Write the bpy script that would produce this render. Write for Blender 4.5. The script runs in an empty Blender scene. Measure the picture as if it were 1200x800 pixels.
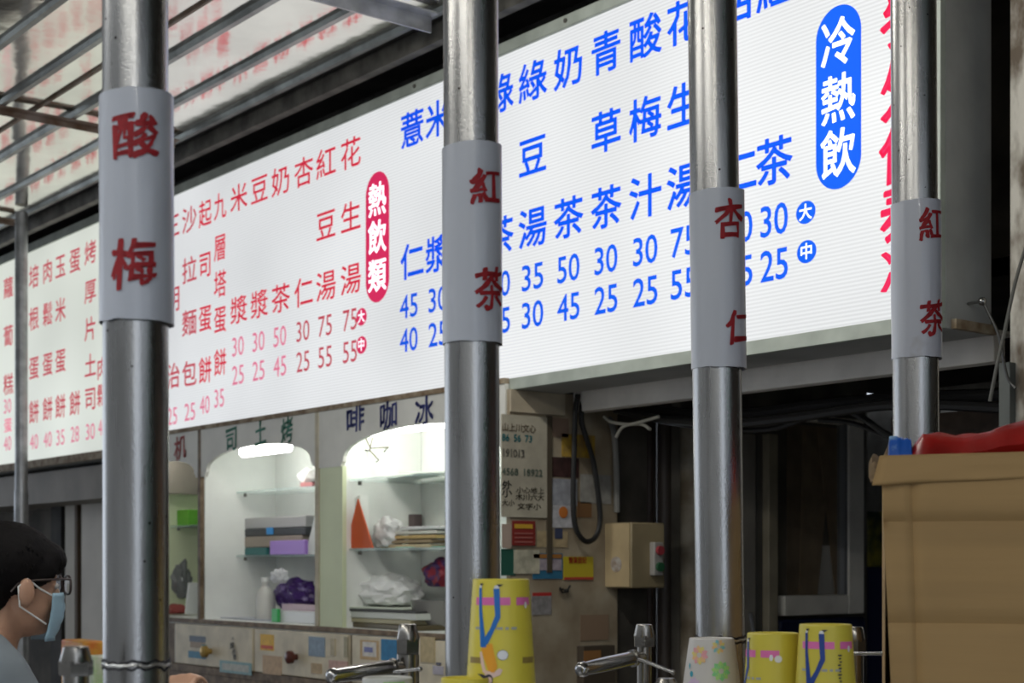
import bpy, bmesh, math, random
from mathutils import Vector, Matrix, noise
random.seed(7)
PI = math.pi
SC = bpy.context.scene
COL = SC.collection
# ------------------------------------------------------------------ camera
CX, CY, CZ = 3.116, -2.508, 1.5
FX, FY = -0.779, 0.627          # viewing direction on the ground
RX, RY = 0.627, 0.779           # to the right
FOC = 1750.0
cam_d = bpy.data.cameras.new('camera')
cam = bpy.data.objects.new('camera', cam_d); COL.objects.link(cam)
cam.location = (CX, CY, CZ)
cam.rotation_euler = (PI/2, 0, math.atan2(0.779, 0.627))
cam_d.sensor_width = 36; cam_d.lens = 36*FOC/1200
cam_d.shift_y = (662-400)/1200
cam_d.clip_start = .05
cam_d.dof.use_dof = True; cam_d.dof.focus_distance = 2.25; cam_d.dof.aperture_fstop = 9
SC.camera = cam
# ------------------------------------------------------------------ light and exposure
w = bpy.data.worlds.new('street_daylight'); SC.world = w; w.use_nodes = True
nt = w.node_tree; bg = nt.nodes['Background']
bg.inputs[0].default_value = (.80, .88, 1.0, 1); bg.inputs[1].default_value = 1.7
SC.view_settings.view_transform = 'Standard'; SC.view_settings.look = 'None'
SC.view_settings.exposure = 0.0; SC.view_settings.gamma = 1

# unseen battens added as fill light: three behind the viewpoint, one before the sign
FILL_LAMPS = [(0.9, -2.95, 5.0), (2.5, -3.15, 5.0), (4.1, -3.15, 5.0), (.80, -1.12, 13.0)]
for lx, ly, lpow in FILL_LAMPS:
    ld = bpy.data.lights.new('batten_light', 'AREA'); ld.shape = 'RECTANGLE'; ld.size = 1.2; ld.size_y = .07; ld.energy = lpow; ld.color = (1.0, .97, .90)
    lo_ = bpy.data.objects.new('batten_light', ld); COL.objects.link(lo_); lo_.location = (lx, ly+.045, CZ+1.5-.19); lo_.rotation_euler = (math.radians(42), 0, 0)

# ------------------------------------------------------------------ measuring helpers: a pixel of the photo meets a real plane
def ray(px):
    u = (px-600)/FOC
    return FX+u*RX, FY+u*RY
def onY(px, py, Y):
    a, b = ray(px); d = (Y-CY)/b
    return Vector((CX+d*a, Y, CZ+(662-py)*d/FOC))
def onX(px, py, X):
    a, b = ray(px); d = (X-CX)/a
    return Vector((X, CY+d*b, CZ+(662-py)*d/FOC))
def atD(px, py, d):
    a, b = ray(px)
    return Vector((CX+d*a, CY+d*b, CZ+(662-py)*d/FOC))
# ------------------------------------------------------------------ materials
MATS = {}
def mat(name, col, rough=.6, metal=0.0, var=0.0, scale=20, bump=0.0, bscale=60, emit=0.0, col2=None, spec=None,
        trans=0.0, stretch=(1,1,1), detail=4, coat=0.0, lo=.35, hi=.65, alpha=1.0, ior=None):
    if name in MATS: return MATS[name]
    m = bpy.data.materials.new(name); m.use_nodes = True
    n = m.node_tree.nodes; l = m.node_tree.links; p = n['Principled BSDF']
    p.inputs['Base Color'].default_value = (*col, 1)
    p.inputs['Roughness'].default_value = rough; p.inputs['Metallic'].default_value = metal
    if spec is not None: p.inputs['Specular IOR Level'].default_value = spec
    if trans: p.inputs['Transmission Weight'].default_value = trans
    if ior: p.inputs['IOR'].default_value = ior
    if coat: p.inputs['Coat Weight'].default_value = coat
    if alpha < 1: p.inputs['Alpha'].default_value = alpha
    if var or col2 or bump:
        tc = n.new('ShaderNodeTexCoord'); mp = n.new('ShaderNodeMapping'); l.new(tc.outputs['Object'], mp.inputs[0])
        mp.inputs['Scale'].default_value = stretch
    if var or col2:
        nz = n.new('ShaderNodeTexNoise'); nz.inputs['Scale'].default_value = scale; nz.inputs['Detail'].default_value = detail
        l.new(mp.outputs[0], nz.inputs['Vector'])
        cr = n.new('ShaderNodeValToRGB'); l.new(nz.outputs[0], cr.inputs[0])
        c2 = col2 if col2 else tuple(c*(1-var) for c in col)
        c1 = col if col2 else tuple(min(1, c*(1+var)) for c in col)
        cr.color_ramp.elements[0].position = lo; cr.color_ramp.elements[1].position = hi
        cr.color_ramp.elements[0].color = (*c2, 1); cr.color_ramp.elements[1].color = (*c1, 1)
        l.new(cr.outputs[0], p.inputs['Base Color'])
        if emit: l.new(cr.outputs[0], p.inputs['Emission Color'])
    if emit:
        p.inputs['Emission Color'].default_value = (*col, 1); p.inputs['Emission Strength'].default_value = emit
    if bump:
        nb = n.new('ShaderNodeTexNoise'); nb.inputs['Scale'].default_value = bscale; nb.inputs['Detail'].default_value = 3
        l.new(mp.outputs[0], nb.inputs['Vector'])
        bp = n.new('ShaderNodeBump'); bp.inputs['Strength'].default_value = bump; bp.inputs['Distance'].default_value = .002
        l.new(nb.outputs[0], bp.inputs['Height']); l.new(bp.outputs[0], p.inputs['Normal'])
    MATS[name] = m
    return m
def pipe_mat():
    m = bpy.data.materials.new('stainless_pipe'); m.use_nodes = True
    n = m.node_tree.nodes; l = m.node_tree.links; p = n['Principled BSDF']
    p.inputs['Metallic'].default_value = 1
    tc = n.new('ShaderNodeTexCoord')
    mp = n.new('ShaderNodeMapping'); mp.inputs['Scale'].default_value = (1, 1, .12); l.new(tc.outputs['Object'], mp.inputs[0])
    a = n.new('ShaderNodeTexNoise'); a.inputs['Scale'].default_value = 60; a.inputs['Detail'].default_value = 5; l.new(mp.outputs[0], a.inputs[0])
    cr = n.new('ShaderNodeValToRGB'); l.new(a.outputs[0], cr.inputs[0])
    cr.color_ramp.elements[0].color = (.28, .275, .265, 1); cr.color_ramp.elements[1].color = (.46, .46, .455, 1)
    v = n.new('ShaderNodeTexVoronoi'); v.inputs['Scale'].default_value = 55; l.new(tc.outputs['Object'], v.inputs['Vector'])
    lt = n.new('ShaderNodeMath'); lt.operation = 'LESS_THAN'; lt.inputs[1].default_value = .075; l.new(v.outputs['Distance'], lt.inputs[0])
    mk = n.new('ShaderNodeTexNoise'); mk.inputs['Scale'].default_value = 25; l.new(tc.outputs['Object'], mk.inputs[0])
    g = n.new('ShaderNodeMath'); g.operation = 'GREATER_THAN'; g.inputs[1].default_value = .52; l.new(mk.outputs[0], g.inputs[0])
    mu = n.new('ShaderNodeMath'); mu.operation = 'MULTIPLY'; l.new(lt.outputs[0], mu.inputs[0]); l.new(g.outputs[0], mu.inputs[1])
    mx = n.new('ShaderNodeMix'); mx.data_type = 'RGBA'; l.new(mu.outputs[0], mx.inputs[0]); l.new(cr.outputs[0], mx.inputs[6])
    mx.inputs[7].default_value = (.03, .022, .018, 1)
    l.new(mx.outputs[2], p.inputs['Base Color'])
    r = n.new('ShaderNodeMapRange'); r.inputs[3].default_value = .20; r.inputs[4].default_value = .36; l.new(a.outputs[0], r.inputs[0]); l.new(r.outputs[0], p.inputs['Roughness'])
    b = n.new('ShaderNodeTexNoise'); b.inputs['Scale'].default_value = 420; b.inputs['Detail'].default_value = 2; l.new(tc.outputs['Object'], b.inputs[0])
    bp = n.new('ShaderNodeBump'); bp.inputs['Strength'].default_value = .35; bp.inputs['Distance'].default_value = .0006; l.new(b.outputs[0], bp.inputs['Height']); l.new(bp.outputs[0], p.inputs['Normal'])
    return m
def sign_mat(name, col, strength, stripes, stripe_amt):
    """translucent multiwall sheet lit from inside: horizontal flutes, slightly uneven tubes"""
    m = bpy.data.materials.new(name); m.use_nodes = True
    n = m.node_tree.nodes; l = m.node_tree.links; p = n['Principled BSDF']
    p.inputs['Base Color'].default_value = (.20, .205, .21, 1); p.inputs['Specular IOR Level'].default_value = .2; p.inputs['Roughness'].default_value = .35
    tc = n.new('ShaderNodeTexCoord'); sp = n.new('ShaderNodeSeparateXYZ'); l.new(tc.outputs['Object'], sp.inputs[0])
    mu = n.new('ShaderNodeMath'); mu.operation = 'MULTIPLY'; mu.inputs[1].default_value = stripes; l.new(sp.outputs['Z'], mu.inputs[0])
    sn = n.new('ShaderNodeMath'); sn.operation = 'SINE'; l.new(mu.outputs[0], sn.inputs[0])
    nz = n.new('ShaderNodeTexNoise'); nz.inputs['Scale'].default_value = 1.7; nz.inputs['Detail'].default_value = 1; l.new(tc.outputs['Object'], nz.inputs[0])
    mr = n.new('ShaderNodeMapRange'); mr.inputs[1].default_value = .3; mr.inputs[2].default_value = .7
    mr.inputs[3].default_value = strength*.9; mr.inputs[4].default_value = strength*1.1; l.new(nz.outputs[0], mr.inputs[0])
    ma = n.new('ShaderNodeMath'); ma.operation = 'MULTIPLY_ADD'; ma.inputs[1].default_value = stripe_amt; l.new(sn.outputs[0], ma.inputs[0]); l.new(mr.outputs[0], ma.inputs[2])
    l.new(ma.outputs[0], p.inputs['Emission Strength']); p.inputs['Emission Color'].default_value = (*col, 1)
    return m
PIPE = pipe_mat()
SIGN_MAIN = sign_mat('lit_sign_sheet', (.965, .985, 1.0), .69, 720, .08)
SIGN_LEFT = sign_mat('lit_sign_sheet_yellowed', (.95, 1.0, .90), .64, 900, .01)
BLUE = mat('blue_film', (.002, .075, .56), .6, emit=.86, spec=.1)
RED = mat('red_film', (.50, .018, .045), .6, emit=.9, spec=.1)
CRIM = mat('crimson_film', (.52, .02, .085), .6, emit=.9, spec=.1)
PINK = mat('thin_pink_film', (.62, .14, .24), .6, emit=.9, spec=.1)
BROWNRED = mat('faded_red_film', (.42, .05, .075), .6, emit=.9, spec=.1)
LITWHITE = mat('lit_white_film', (.80, .83, .86), .5, emit=.62)
FRAME = mat('painted_sign_frame', (.36, .40, .36), .5, var=.15, scale=12, bump=.1)
FRAMEDIRT = mat('grimy_sign_edge', (.36, .30, .21), .7, col2=(.16, .10, .05), scale=25)
HOUSE = mat('grey_housing', (.34, .35, .34), .6, var=.15, scale=6, bump=.15)
BEAMW = mat('white_steel', (.80, .77, .72), .55, var=.12, scale=7, bump=.15)
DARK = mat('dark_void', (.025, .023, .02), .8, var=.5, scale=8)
DARKWALL = mat('sooty_wall', (.07, .062, .05), .85, var=.5, scale=5, bump=.3)  # very dark brown, varied by noise
STEELD = mat('dark_channel', (.13, .125, .11), .5, .5, var=.4, scale=12)
ROOF = mat('polished_roof_sheet', (.78, .75, .68), .09, 1.0, var=.10, scale=3, bump=.7, bscale=6)
ROOFRIB = mat('roof_rib_steel', (.27, .29, .28), .35, .9, var=.35, scale=7)
RUSTBEAM = mat('rusty_beam', (.33, .28, .24), .55, .5, col2=(.16, .10, .06), scale=14)
GALV = mat('galvanised_steel', (.40, .41, .42), .42, .8, var=.2, scale=18)
SLEEVE = mat('white_plastic_sleeve', (.47, .50, .56), .32, col2=(.27, .24, .21), scale=9, lo=.24, hi=.33, coat=.2)
INK = mat('red_brush_ink', (.30, .008, .014), .7, var=.15, scale=200)
WHITEP = mat('white_board', (.82, .84, .81), .5, var=.05, scale=6)
FASC = mat('fascia_board', (.66, .66, .61), .55, var=.07, scale=8)
GREENB = mat('pale_green_board', (.60, .66, .44), .5, var=.06, scale=4)
WOODB = mat('worn_brown_trim', (.22, .16, .10), .6, col2=(.10, .065, .035), scale=30)
TAN = mat('tan_trim', (.46, .42, .31), .6, var=.15, scale=20)
DRAWER = mat('cream_drawer', (.62, .56, .42), .5, var=.12, scale=14)
GLASS = mat('shelf_glass', (.62, .82, .78), .05, alpha=.30, spec=.6)
NAVY = mat('navy_ink', (.02, .03, .20), .5)
GREENI = mat('green_ink', (.01, .22, .13), .5)
BLACKI = mat('black_ink', (.02, .02, .02), .5)
TEALI = mat('teal_ink', (.02, .22, .25), .5)
REDI = mat('red_ink', (.45, .03, .02), .5)
CARD = mat('cardboard', (.35, .225, .092), .75, var=.08, scale=5, bump=.25, bscale=12, stretch=(.3, .3, 6))
CHROME = mat('chromed_brass', (.36, .355, .345), .17, 1.0, var=.08, scale=30)
CHROMED = mat('brushed_tap_steel', (.30, .285, .26), .26, 1.0, var=.1, scale=60)
BLACKR = mat('black_rubber', (.012, .012, .012), .45)
YEL = mat('yellow_paper_cup', (.68, .58, .06), .45)
# ------------------------------------------------------------------ mesh helpers
def bm_new(): return bmesh.new()
def box(bm, x0, x1, y0, y1, z0, z1):
    vs = [bm.verts.new((x, y, z)) for x in (x0, x1) for y in (y0, y1) for z in (z0, z1)]
    for f in ((0,1,3,2), (4,6,7,5), (0,4,5,1), (2,3,7,6), (0,2,6,4), (1,5,7,3)):
        bm.faces.new([vs[i] for i in f])
    return vs
def rbox(bm, c, size, rz=0, rx=0, ry=0):
    vs = box(bm, -size[0]/2, size[0]/2, -size[1]/2, size[1]/2, -size[2]/2, size[2]/2)
    M = Matrix.Translation(c) @ Matrix.Rotation(rz, 4, 'Z') @ Matrix.Rotation(rx, 4, 'X') @ Matrix.Rotation(ry, 4, 'Y')
    bmesh.ops.transform(bm, matrix=M, verts=vs)
    return vs
def prism(bm, pts, axis, a, b):
    """polygon in two coordinates pushed from a to b along axis ('X','Y','Z')"""
    def P(p, t):
        return {'X': (t, p[0], p[1]), 'Y': (p[0], t, p[1]), 'Z': (p[0], p[1], t)}[axis]
    v0 = [bm.verts.new(P(p, a)) for p in pts]; v1 = [bm.verts.new(P(p, b)) for p in pts]
    n = len(pts)
    bm.faces.new(v0); bm.faces.new(v1[::-1])
    for i in range(n): bm.faces.new((v0[i], v1[i], v1[(i+1) % n], v0[(i+1) % n]))
def tube(bm, pts, r, seg=12, cap=True):
    pts = [Vector(p) for p in pts]; rings = []
    rs = r if isinstance(r, (list, tuple)) else [r]*len(pts)
    up = Vector((0, 0, 1))
    for i, p in enumerate(pts):
        t = (pts[min(i+1, len(pts)-1)] - pts[max(i-1, 0)]).normalized()
        if i == 0:
            a = t.cross(up)
            if a.length < 1e-3: a = t.cross(Vector((1, 0, 0)))
        else: a = a-t*a.dot(t)
        a = a.normalized(); b = t.cross(a)
        rings.append([bm.verts.new(p + rs[i]*(math.cos(2*PI*k/seg)*a + math.sin(2*PI*k/seg)*b)) for k in range(seg)])
    for q, s in zip(rings, rings[1:]):
        for k in range(seg): bm.faces.new((q[k], q[(k+1) % seg], s[(k+1) % seg], s[k]))
    if cap: bm.faces.new(rings[0]); bm.faces.new(rings[-1][::-1])
def lathe(bm, c, prof, seg=24, rz=0, cap0=True, cap1=True, wob=None):
    rings = []
    for r, z in prof:
        ring = []
        for k in range(seg):
            a = rz + 2*PI*k/seg
            dr, dz = wob(a, z) if wob else (0, 0)
            ring.append(bm.verts.new((c[0]+(r+dr)*math.cos(a), c[1]+(r+dr)*math.sin(a), c[2]+z+dz)))
        rings.append(ring)
    for q, s in zip(rings, rings[1:]):
        for k in range(seg): bm.faces.new((q[k], q[(k+1) % seg], s[(k+1) % seg], s[k]))
    if cap0: bm.faces.new(rings[0][::-1])
    if cap1: bm.faces.new(rings[-1])
def ell(bm, c, r, rot=None, sub=3):
    M = Matrix.Translation(c)
    if rot: M = M @ rot
    M = M @ Matrix.Diagonal((*r, 1))
    bmesh.ops.create_icosphere(bm, subdivisions=sub, radius=1, matrix=M)
def limb(bm, a, b, ra, rb, n=6):
    a = Vector(a); b = Vector(b)
    tube(bm, [a.lerp(b, i/n) for i in range(n+1)], [ra+(rb-ra)*i/n for i in range(n+1)], 14)
    ell(bm, a, (ra, ra, ra), sub=2); ell(bm, b, (rb, rb, rb), sub=2)
def tag(o, label=None, cat=None, group=None, kind=None):
    if label: o['label'] = label
    if cat: o['category'] = cat
    if group: o['group'] = group
    if kind: o['kind'] = kind
    return o
def thing(name, label, cat, loc=(0, 0, 0), group=None, kind=None):
    o = bpy.data.objects.new(name, None); COL.objects.link(o); o.location = loc; o.empty_display_size = .05
    return tag(o, label, cat, group, kind)
def obj(name, bm, m, parent=None, smooth=True, bevel=0, label=None):
    """vertices are written in world coordinates; a part keeps them whatever its parent's place"""
    bmesh.ops.remove_doubles(bm, verts=bm.verts, dist=1e-6)
    bmesh.ops.recalc_face_normals(bm, faces=bm.faces)
    me = bpy.data.meshes.new(name)
    if smooth:
        for f in bm.faces: f.smooth = True
    bm.to_mesh(me); bm.free()
    if smooth: me.set_sharp_from_angle(angle=math.radians(38))
    me.materials.append(m)
    o = bpy.data.objects.new(name, me); COL.objects.link(o)
    if parent:
        o.parent = parent
        if parent.type == 'EMPTY' or parent.matrix_parent_inverse == Matrix.Identity(4):
            o.matrix_parent_inverse = Matrix.Translation(parent.location).inverted()
    else:   # put the origin on the thing itself
        c = Vector([(min(v.co[i] for v in me.vertices)+max(v.co[i] for v in me.vertices))/2 for i in range(3)])
        c.z = min(v.co.z for v in me.vertices)
        me.transform(Matrix.Translation(-c)); o.location = c
    if bevel:
        b = o.modifiers.new('bevel', 'BEVEL'); b.width = bevel; b.segments = 2; b.limit_method = 'ANGLE'
    if label: o['label'] = label
    return o
def single(name, bm, m, label, cat, group=None, kind=None, bevel=0, smooth=True):
    o = obj(name, bm, m, None, smooth, bevel); return tag(o, label, cat, group, kind)
def struct(name, bm, m, bevel=0):
    return tag(obj(name, bm, m, None, True, bevel), kind='structure')
# ------------------------------------------------------------------ lettering (the built-in font)
_G = {}
def glyph(s, off):
    k = (s, off)
    if k in _G: return _G[k]
    cu = bpy.data.curves.new('t', 'FONT'); cu.body = s; cu.size = 1; cu.offset = off; cu.resolution_u = 3
    o = bpy.data.objects.new('t', cu); COL.objects.link(o)
    dg = bpy.context.evaluated_depsgraph_get(); dg.update()
    me = bpy.data.meshes.new_from_object(o.evaluated_get(dg))
    vs = [v.co.copy() for v in me.vertices]; fs = [tuple(p.vertices) for p in me.polygons]
    bpy.data.objects.remove(o); bpy.data.curves.remove(cu); bpy.data.meshes.remove(me)
    _G[k] = (vs, fs); return _G[k]
def bbox2(vs): return min(v.x for v in vs), max(v.x for v in vs), min(v.y for v in vs), max(v.y for v in vs)
REF = bbox2(glyph('國', 0)[0])
def text2d(s, w, h, off=0.0, fit=None, vary=0):
    """(verts2d, faces) centred on 0; a han character is sized by its em, figures by their outline"""
    vs, fs = glyph(s, 0)
    b = REF if (fit is None and ord(s[0]) > 0x2000) else bbox2(vs)
    cx, cy = (b[0]+b[1])/2, (b[2]+b[3])/2
    sx = w/(b[1]-b[0]) if w else h/(b[3]-b[2]); sy = h/(b[3]-b[2])
    t2 = [((v.x-cx)*sx, (v.y-cy)*sy) for v in vs], fs
    return embolden(t2, off*min(w or h, h), vary=vary) if off > 0 else t2
def embolden(t2, w, k=8, vary=0):
    """round-ended strokes of width 2w along the outline: rounded gothic or brush weight"""
    vs, fs = list(t2[0]), list(t2[1]); cnt = {}; key = {}; ids = []
    for u, v in t2[0]:
        q = (round(u*1e6), round(v*1e6)); ids.append(key.setdefault(q, len(key)))
    pos = {ids[i]: t2[0][i] for i in range(len(ids))}
    for f in t2[1]:
        for a, b in zip(f, f[1:]+f[:1]):
            e = tuple(sorted((ids[a], ids[b]))); cnt[e] = cnt.get(e, 0)+1
    bd = [e for e, c in cnt.items() if c == 1]; nodes = {i for e in bd for i in e}
    W = w; wf = lambda p: W*max(.15, 1+vary*2.2*noise.noise((p[0]*.35/W, p[1]*.35/W, 3.3)))
    for a, b in bd:
        (x0, y0), (x1, y1) = pos[a], pos[b]; L = math.hypot(x1-x0, y1-y0)
        if L < 1e-7: continue
        ex, ey = -(y1-y0)/L, (x1-x0)/L; w0, w1 = wf(pos[a]), wf(pos[b]); n = len(vs)
        vs += [(x0+ex*w0, y0+ey*w0), (x0-ex*w0, y0-ey*w0), (x1-ex*w1, y1-ey*w1), (x1+ex*w1, y1+ey*w1)]; fs.append((n, n+1, n+2, n+3))
    for i in nodes:
        x, y = pos[i]; n = len(vs); w = wf(pos[i])
        vs += [(x+w*math.cos(2*PI*j/k), y+w*math.sin(2*PI*j/k)) for j in range(k)]; fs.append(tuple(range(n, n+k)))
    return vs, fs
def put(bm, t2, fn):
    vs, fs = t2; nv = [bm.verts.new(fn(u, v)) for u, v in vs]
    for f in fs:
        try: bm.faces.new([nv[i] for i in f])
        except ValueError: pass
def flatY(X, Y, Z): return lambda u, v: (X+u, Y, Z+v)
def flatX(X, Y, Z): return lambda u, v: (X, Y+u, Z+v)
def sliced(t2, step=.0018, vstep=None):
    """cut a flat outline into narrow strips so that it can follow a round surface"""
    bm = bmesh.new(); put(bm, t2, lambda u, v: (u, v, 0))
    bmesh.ops.remove_doubles(bm, verts=bm.verts, dist=1e-7)
    us = [v.co.x for v in bm.verts]; a = min(us); b = max(us); x = a+step
    while x < b:
        bmesh.ops.bisect_plane(bm, geom=bm.verts[:]+bm.edges[:]+bm.faces[:], plane_co=(x, 0, 0), plane_no=(1, 0, 0)); x += step
    if vstep:
        ws = [v.co.y for v in bm.verts]; y = min(ws)+vstep; e = max(ws)
        while y < e:
            bmesh.ops.bisect_plane(bm, geom=bm.verts[:]+bm.edges[:]+bm.faces[:], plane_co=(0, y, 0), plane_no=(0, 1, 0)); y += vstep
    bm.verts.ensure_lookup_table(); bm.verts.index_update()
    r = ([(v.co.x, v.co.y) for v in bm.verts], [tuple(v.index for v in f.verts) for f in bm.faces]); bm.free(); return r
def brush(t2, amp=.0009, shear=.16, f=140, seed=0):
    o = []; e = max(v for u, v in t2[0])-min(v for u, v in t2[0]); amp = min(amp, e*.045)
    for u, v in t2[0]:
        n1 = noise.noise((u*f+seed, v*f, 0)); n2 = noise.noise((u*f+seed, v*f, 9))
        o.append((u+amp*n1, v+shear*u+amp*n2))
    return o, t2[1]
def outline(pts): return [tuple(p) for p in pts], [tuple(range(len(pts)))]

# =================================================================== STRUCTURE
GZ = CZ  # heights below are CZ + h
bm = bm_new(); box(bm, -20, 20, -20, 4, -.1, 0)
struct('floor', bm, mat('concrete_floor', (.20, .19, .18), .8, var=.2, scale=6, bump=.3))
RZ = CZ+1.5
# wall behind cabinet and signs
bm = bm_new()
box(bm, -9, 0, .32, .5, 0, CZ+.66)
box(bm, -9, 2.6, .32, .5, CZ+.66, CZ+2.2)
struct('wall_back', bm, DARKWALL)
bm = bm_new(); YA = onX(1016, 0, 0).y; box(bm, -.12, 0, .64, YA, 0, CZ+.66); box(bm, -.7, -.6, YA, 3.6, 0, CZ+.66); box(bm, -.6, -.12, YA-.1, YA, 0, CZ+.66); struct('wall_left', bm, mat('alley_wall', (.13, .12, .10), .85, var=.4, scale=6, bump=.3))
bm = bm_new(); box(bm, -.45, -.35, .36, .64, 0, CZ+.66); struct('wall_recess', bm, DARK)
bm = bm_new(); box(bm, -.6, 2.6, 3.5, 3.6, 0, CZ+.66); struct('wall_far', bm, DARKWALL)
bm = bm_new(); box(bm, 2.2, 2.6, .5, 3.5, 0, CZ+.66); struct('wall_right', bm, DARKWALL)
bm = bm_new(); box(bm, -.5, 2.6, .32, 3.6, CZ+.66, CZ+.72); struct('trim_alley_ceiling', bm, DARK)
# the row goes on past the post: next shop's closed front, and an unseen green curtain added for the pipes' green reflection
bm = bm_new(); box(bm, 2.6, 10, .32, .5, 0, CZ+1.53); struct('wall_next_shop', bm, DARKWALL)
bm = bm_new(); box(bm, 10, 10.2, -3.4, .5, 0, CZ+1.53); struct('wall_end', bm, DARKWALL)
bm = bm_new(); box(bm, -14, 16, -10.4, -10, 0, 6.6)
for k in range(10): box(bm, -13+3*k, -11.2+3*k, -10.0, -9.9, .2, 2.7)
struct('wall_across_street', bm, mat('street_facade', (.30, .29, .27), .8, var=.3, scale=2))
g = bm_new(); n = 60; top = []; 
for k in range(n+1):
    y = -1.2+1.4*k/n; x = 6.0+.03*math.sin(k*1.1); top.append((g.verts.new((x, y, .9)), g.verts.new((x, y, RZ-.6))))
for a, b in zip(top, top[1:]): g.faces.new((a[0], b[0], b[1], a[1]))
single('awning_curtain', g, mat('green_curtain', (.02, .30, .16), .6), 'green curtain hanging farther along the walkway, outside the photograph', 'curtain')
g = bm_new(); tube(g, [(6, -1.3, RZ-.6), (6, .32, RZ-.6)], .02, 10); single('curtain_rail', g, GALV, 'steel rail carrying the green curtain, outside the photograph', 'rail')
# canopy roof: deck above, polished sheets between hanging ribs
bm = bm_new(); box(bm, -9, 6.4, -3.5, .32, RZ+.03, RZ+.06)
ceil = struct('ceiling', bm, STEELD)
rib_y = [-3.42, -3.21, -3.0, -2.79, -2.58, -2.37, -2.16, -1.95, -1.74, -1.53, -1.37, -1.165, -.96, -.76, -.525, -.32, -.13]
for i, (a, b) in enumerate(zip(rib_y, rib_y[1:])):
    bm = bm_new(); nx = 60; t = random.uniform(-.002, .002)
    ys = [a+.012, (a+b)/2, b-.012]; g = []
    for k in range(nx+1):
        x = -9+15.4*k/nx
        g.append([bm.verts.new((x, y, RZ+.004+t*(j-1)+.0012*noise.noise((x*1.3, y*5, i)))) for j, y in enumerate(ys)])
    for k in range(nx):
        for j in range(2): bm.faces.new((g[k][j], g[k+1][j], g[k+1][j+1], g[k][j+1]))
    o = obj('roof_sheet', bm, ROOF, ceil)
for i, y in enumerate(rib_y):
    bm = bm_new(); wv = .016
    prism(bm, [(y-wv, RZ+.028), (y-wv*.55, RZ-.012), (y+wv*.55, RZ-.012), (y+wv, RZ+.028)], 'X', -9, 6.4)
    obj('roof_rib', bm, ROOFRIB, ceil, smooth=False)
bm = bm_new()                                   # thin seam lapping one sheet
box(bm, -7, 4.2, -.652, -.644, RZ-.004, RZ+.001); obj('roof_seam', bm, RUSTBEAM, ceil, smooth=False)
# dark gutter box added to shut sky light out of the sign gap, and channels
bm = bm_new(); prism(bm, [(-.13, RZ-.0), (.32, RZ-.0), (.32, RZ+.03), (-.13, RZ+.03)], 'X', -7, 2.6); struct('trim_gutter', bm, DARK)
bm = bm_new(); prism(bm, [(-.085, RZ-.055), (-.055, RZ-.055), (-.055, RZ-.0005), (-.085, RZ-.0005)], 'X', -7, 2.6); struct('trim_channel', bm, STEELD)
bm = bm_new(); prism(bm, [(.13, RZ-.035), (.16, RZ-.035), (.16, RZ-.001), (.13, RZ-.001)], 'X', -7, 2.6); struct('trim_channel_rear', bm, STEELD)
for x in (-4.78, -3.24, -1.7, -.16, 1.38, 2.92, 4.46, 6.0):
    bm = bm_new()
    hb = .022 if x < -1 else .045; prism(bm, [(x-.02, RZ-.0125), (x+.02, RZ-.0125), (x+.02, RZ-.017), (x-.014, RZ-.017), (x-.014, RZ-.0125-hb), (x-.02, RZ-.0125-hb)], 'Y', -3.4, -.14)
    o = struct('trim_roof_beam', bm, RUSTBEAM if x < -1 else GALV)
# beam under the sign and plate at the right end
XR = onY(1165, 400, .2).x
bm = bm_new(); box(bm, .02, XR, .2, .24, CZ+.42, CZ+.482); box(bm, .02, XR, .2, .3, CZ+.482, CZ+.488)
struct('trim_sign_beam', bm, BEAMW, bevel=.002)
# pale panels far left, below the left sign
xl0, xl1 = -5.5, onY(190, 600, .3).x
bm = bm_new(); zt = onY(80, 551, .1).z; zb = onY(80, 588, .1).z
box(bm, -6.5, onY(200, 0, .1).x, .06, .32, zb, zt)
struct('trim_beam_left', bm, mat('brown_grey_beam', (.20, .18, .15), .6, var=.15, scale=6))
PALE = mat('pale_panel', (.52, .49, .43), .6, var=.12, scale=3)
for (a, b, m, y) in ((76, 91, mat('beige_panel', (.42, .39, .32), .6, var=.1, scale=4), .26), (95, 128, PALE, .26), (130, 190, PALE, .26)):
    A = onY(a, 650, y); B = onY(b, 650, y)
    bm = bm_new(); box(bm, A.x, B.x, y, .315, .02, onY(a, 586, y).z)
    struct('trim_wall_panel', bm, m, bevel=.004)
bm = bm_new(); A = onY(91, 650, .27); B = onY(94, 650, .27); box(bm, A.x, B.x, .255, .315, .02, zb); struct('trim_panel_joint', bm, mat('brown_joint', (.09, .06, .035), .7))
bm = bm_new(); A = onY(62, 650, .28); B = onY(74, 650, .28); box(bm, A.x, B.x, .27, .3, .0, zb); struct('trim_black_post', bm, DARK)

for i, (lx, ly, lpow) in enumerate(FILL_LAMPS):  # bodies and glowing tubes for the added fill lights
    t = thing('ceiling_lamp', ['left fluorescent batten of the three hanging behind the viewpoint', 'middle fluorescent batten of the three hanging behind the viewpoint', 'right fluorescent batten of the three hanging behind the viewpoint', 'fluorescent batten under the canopy before the lit menu sign, above the picture'][i], 'lamp', (lx, ly, RZ-.06))
    bm = bm_new(); box(bm, lx-.62, lx+.62, ly-.03, ly+.03, RZ-.13, RZ-.013); obj('batten', bm, mat('batten_white', (.7, .7, .68), .5), t)
    bm = bm_new(); tube(bm, [(lx-.6, ly, RZ-.16), (lx+.6, ly, RZ-.16)], .013, 14); obj('tube', bm, mat('batten_tube', (1, .97, .9), .4, emit=12), t)
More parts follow.
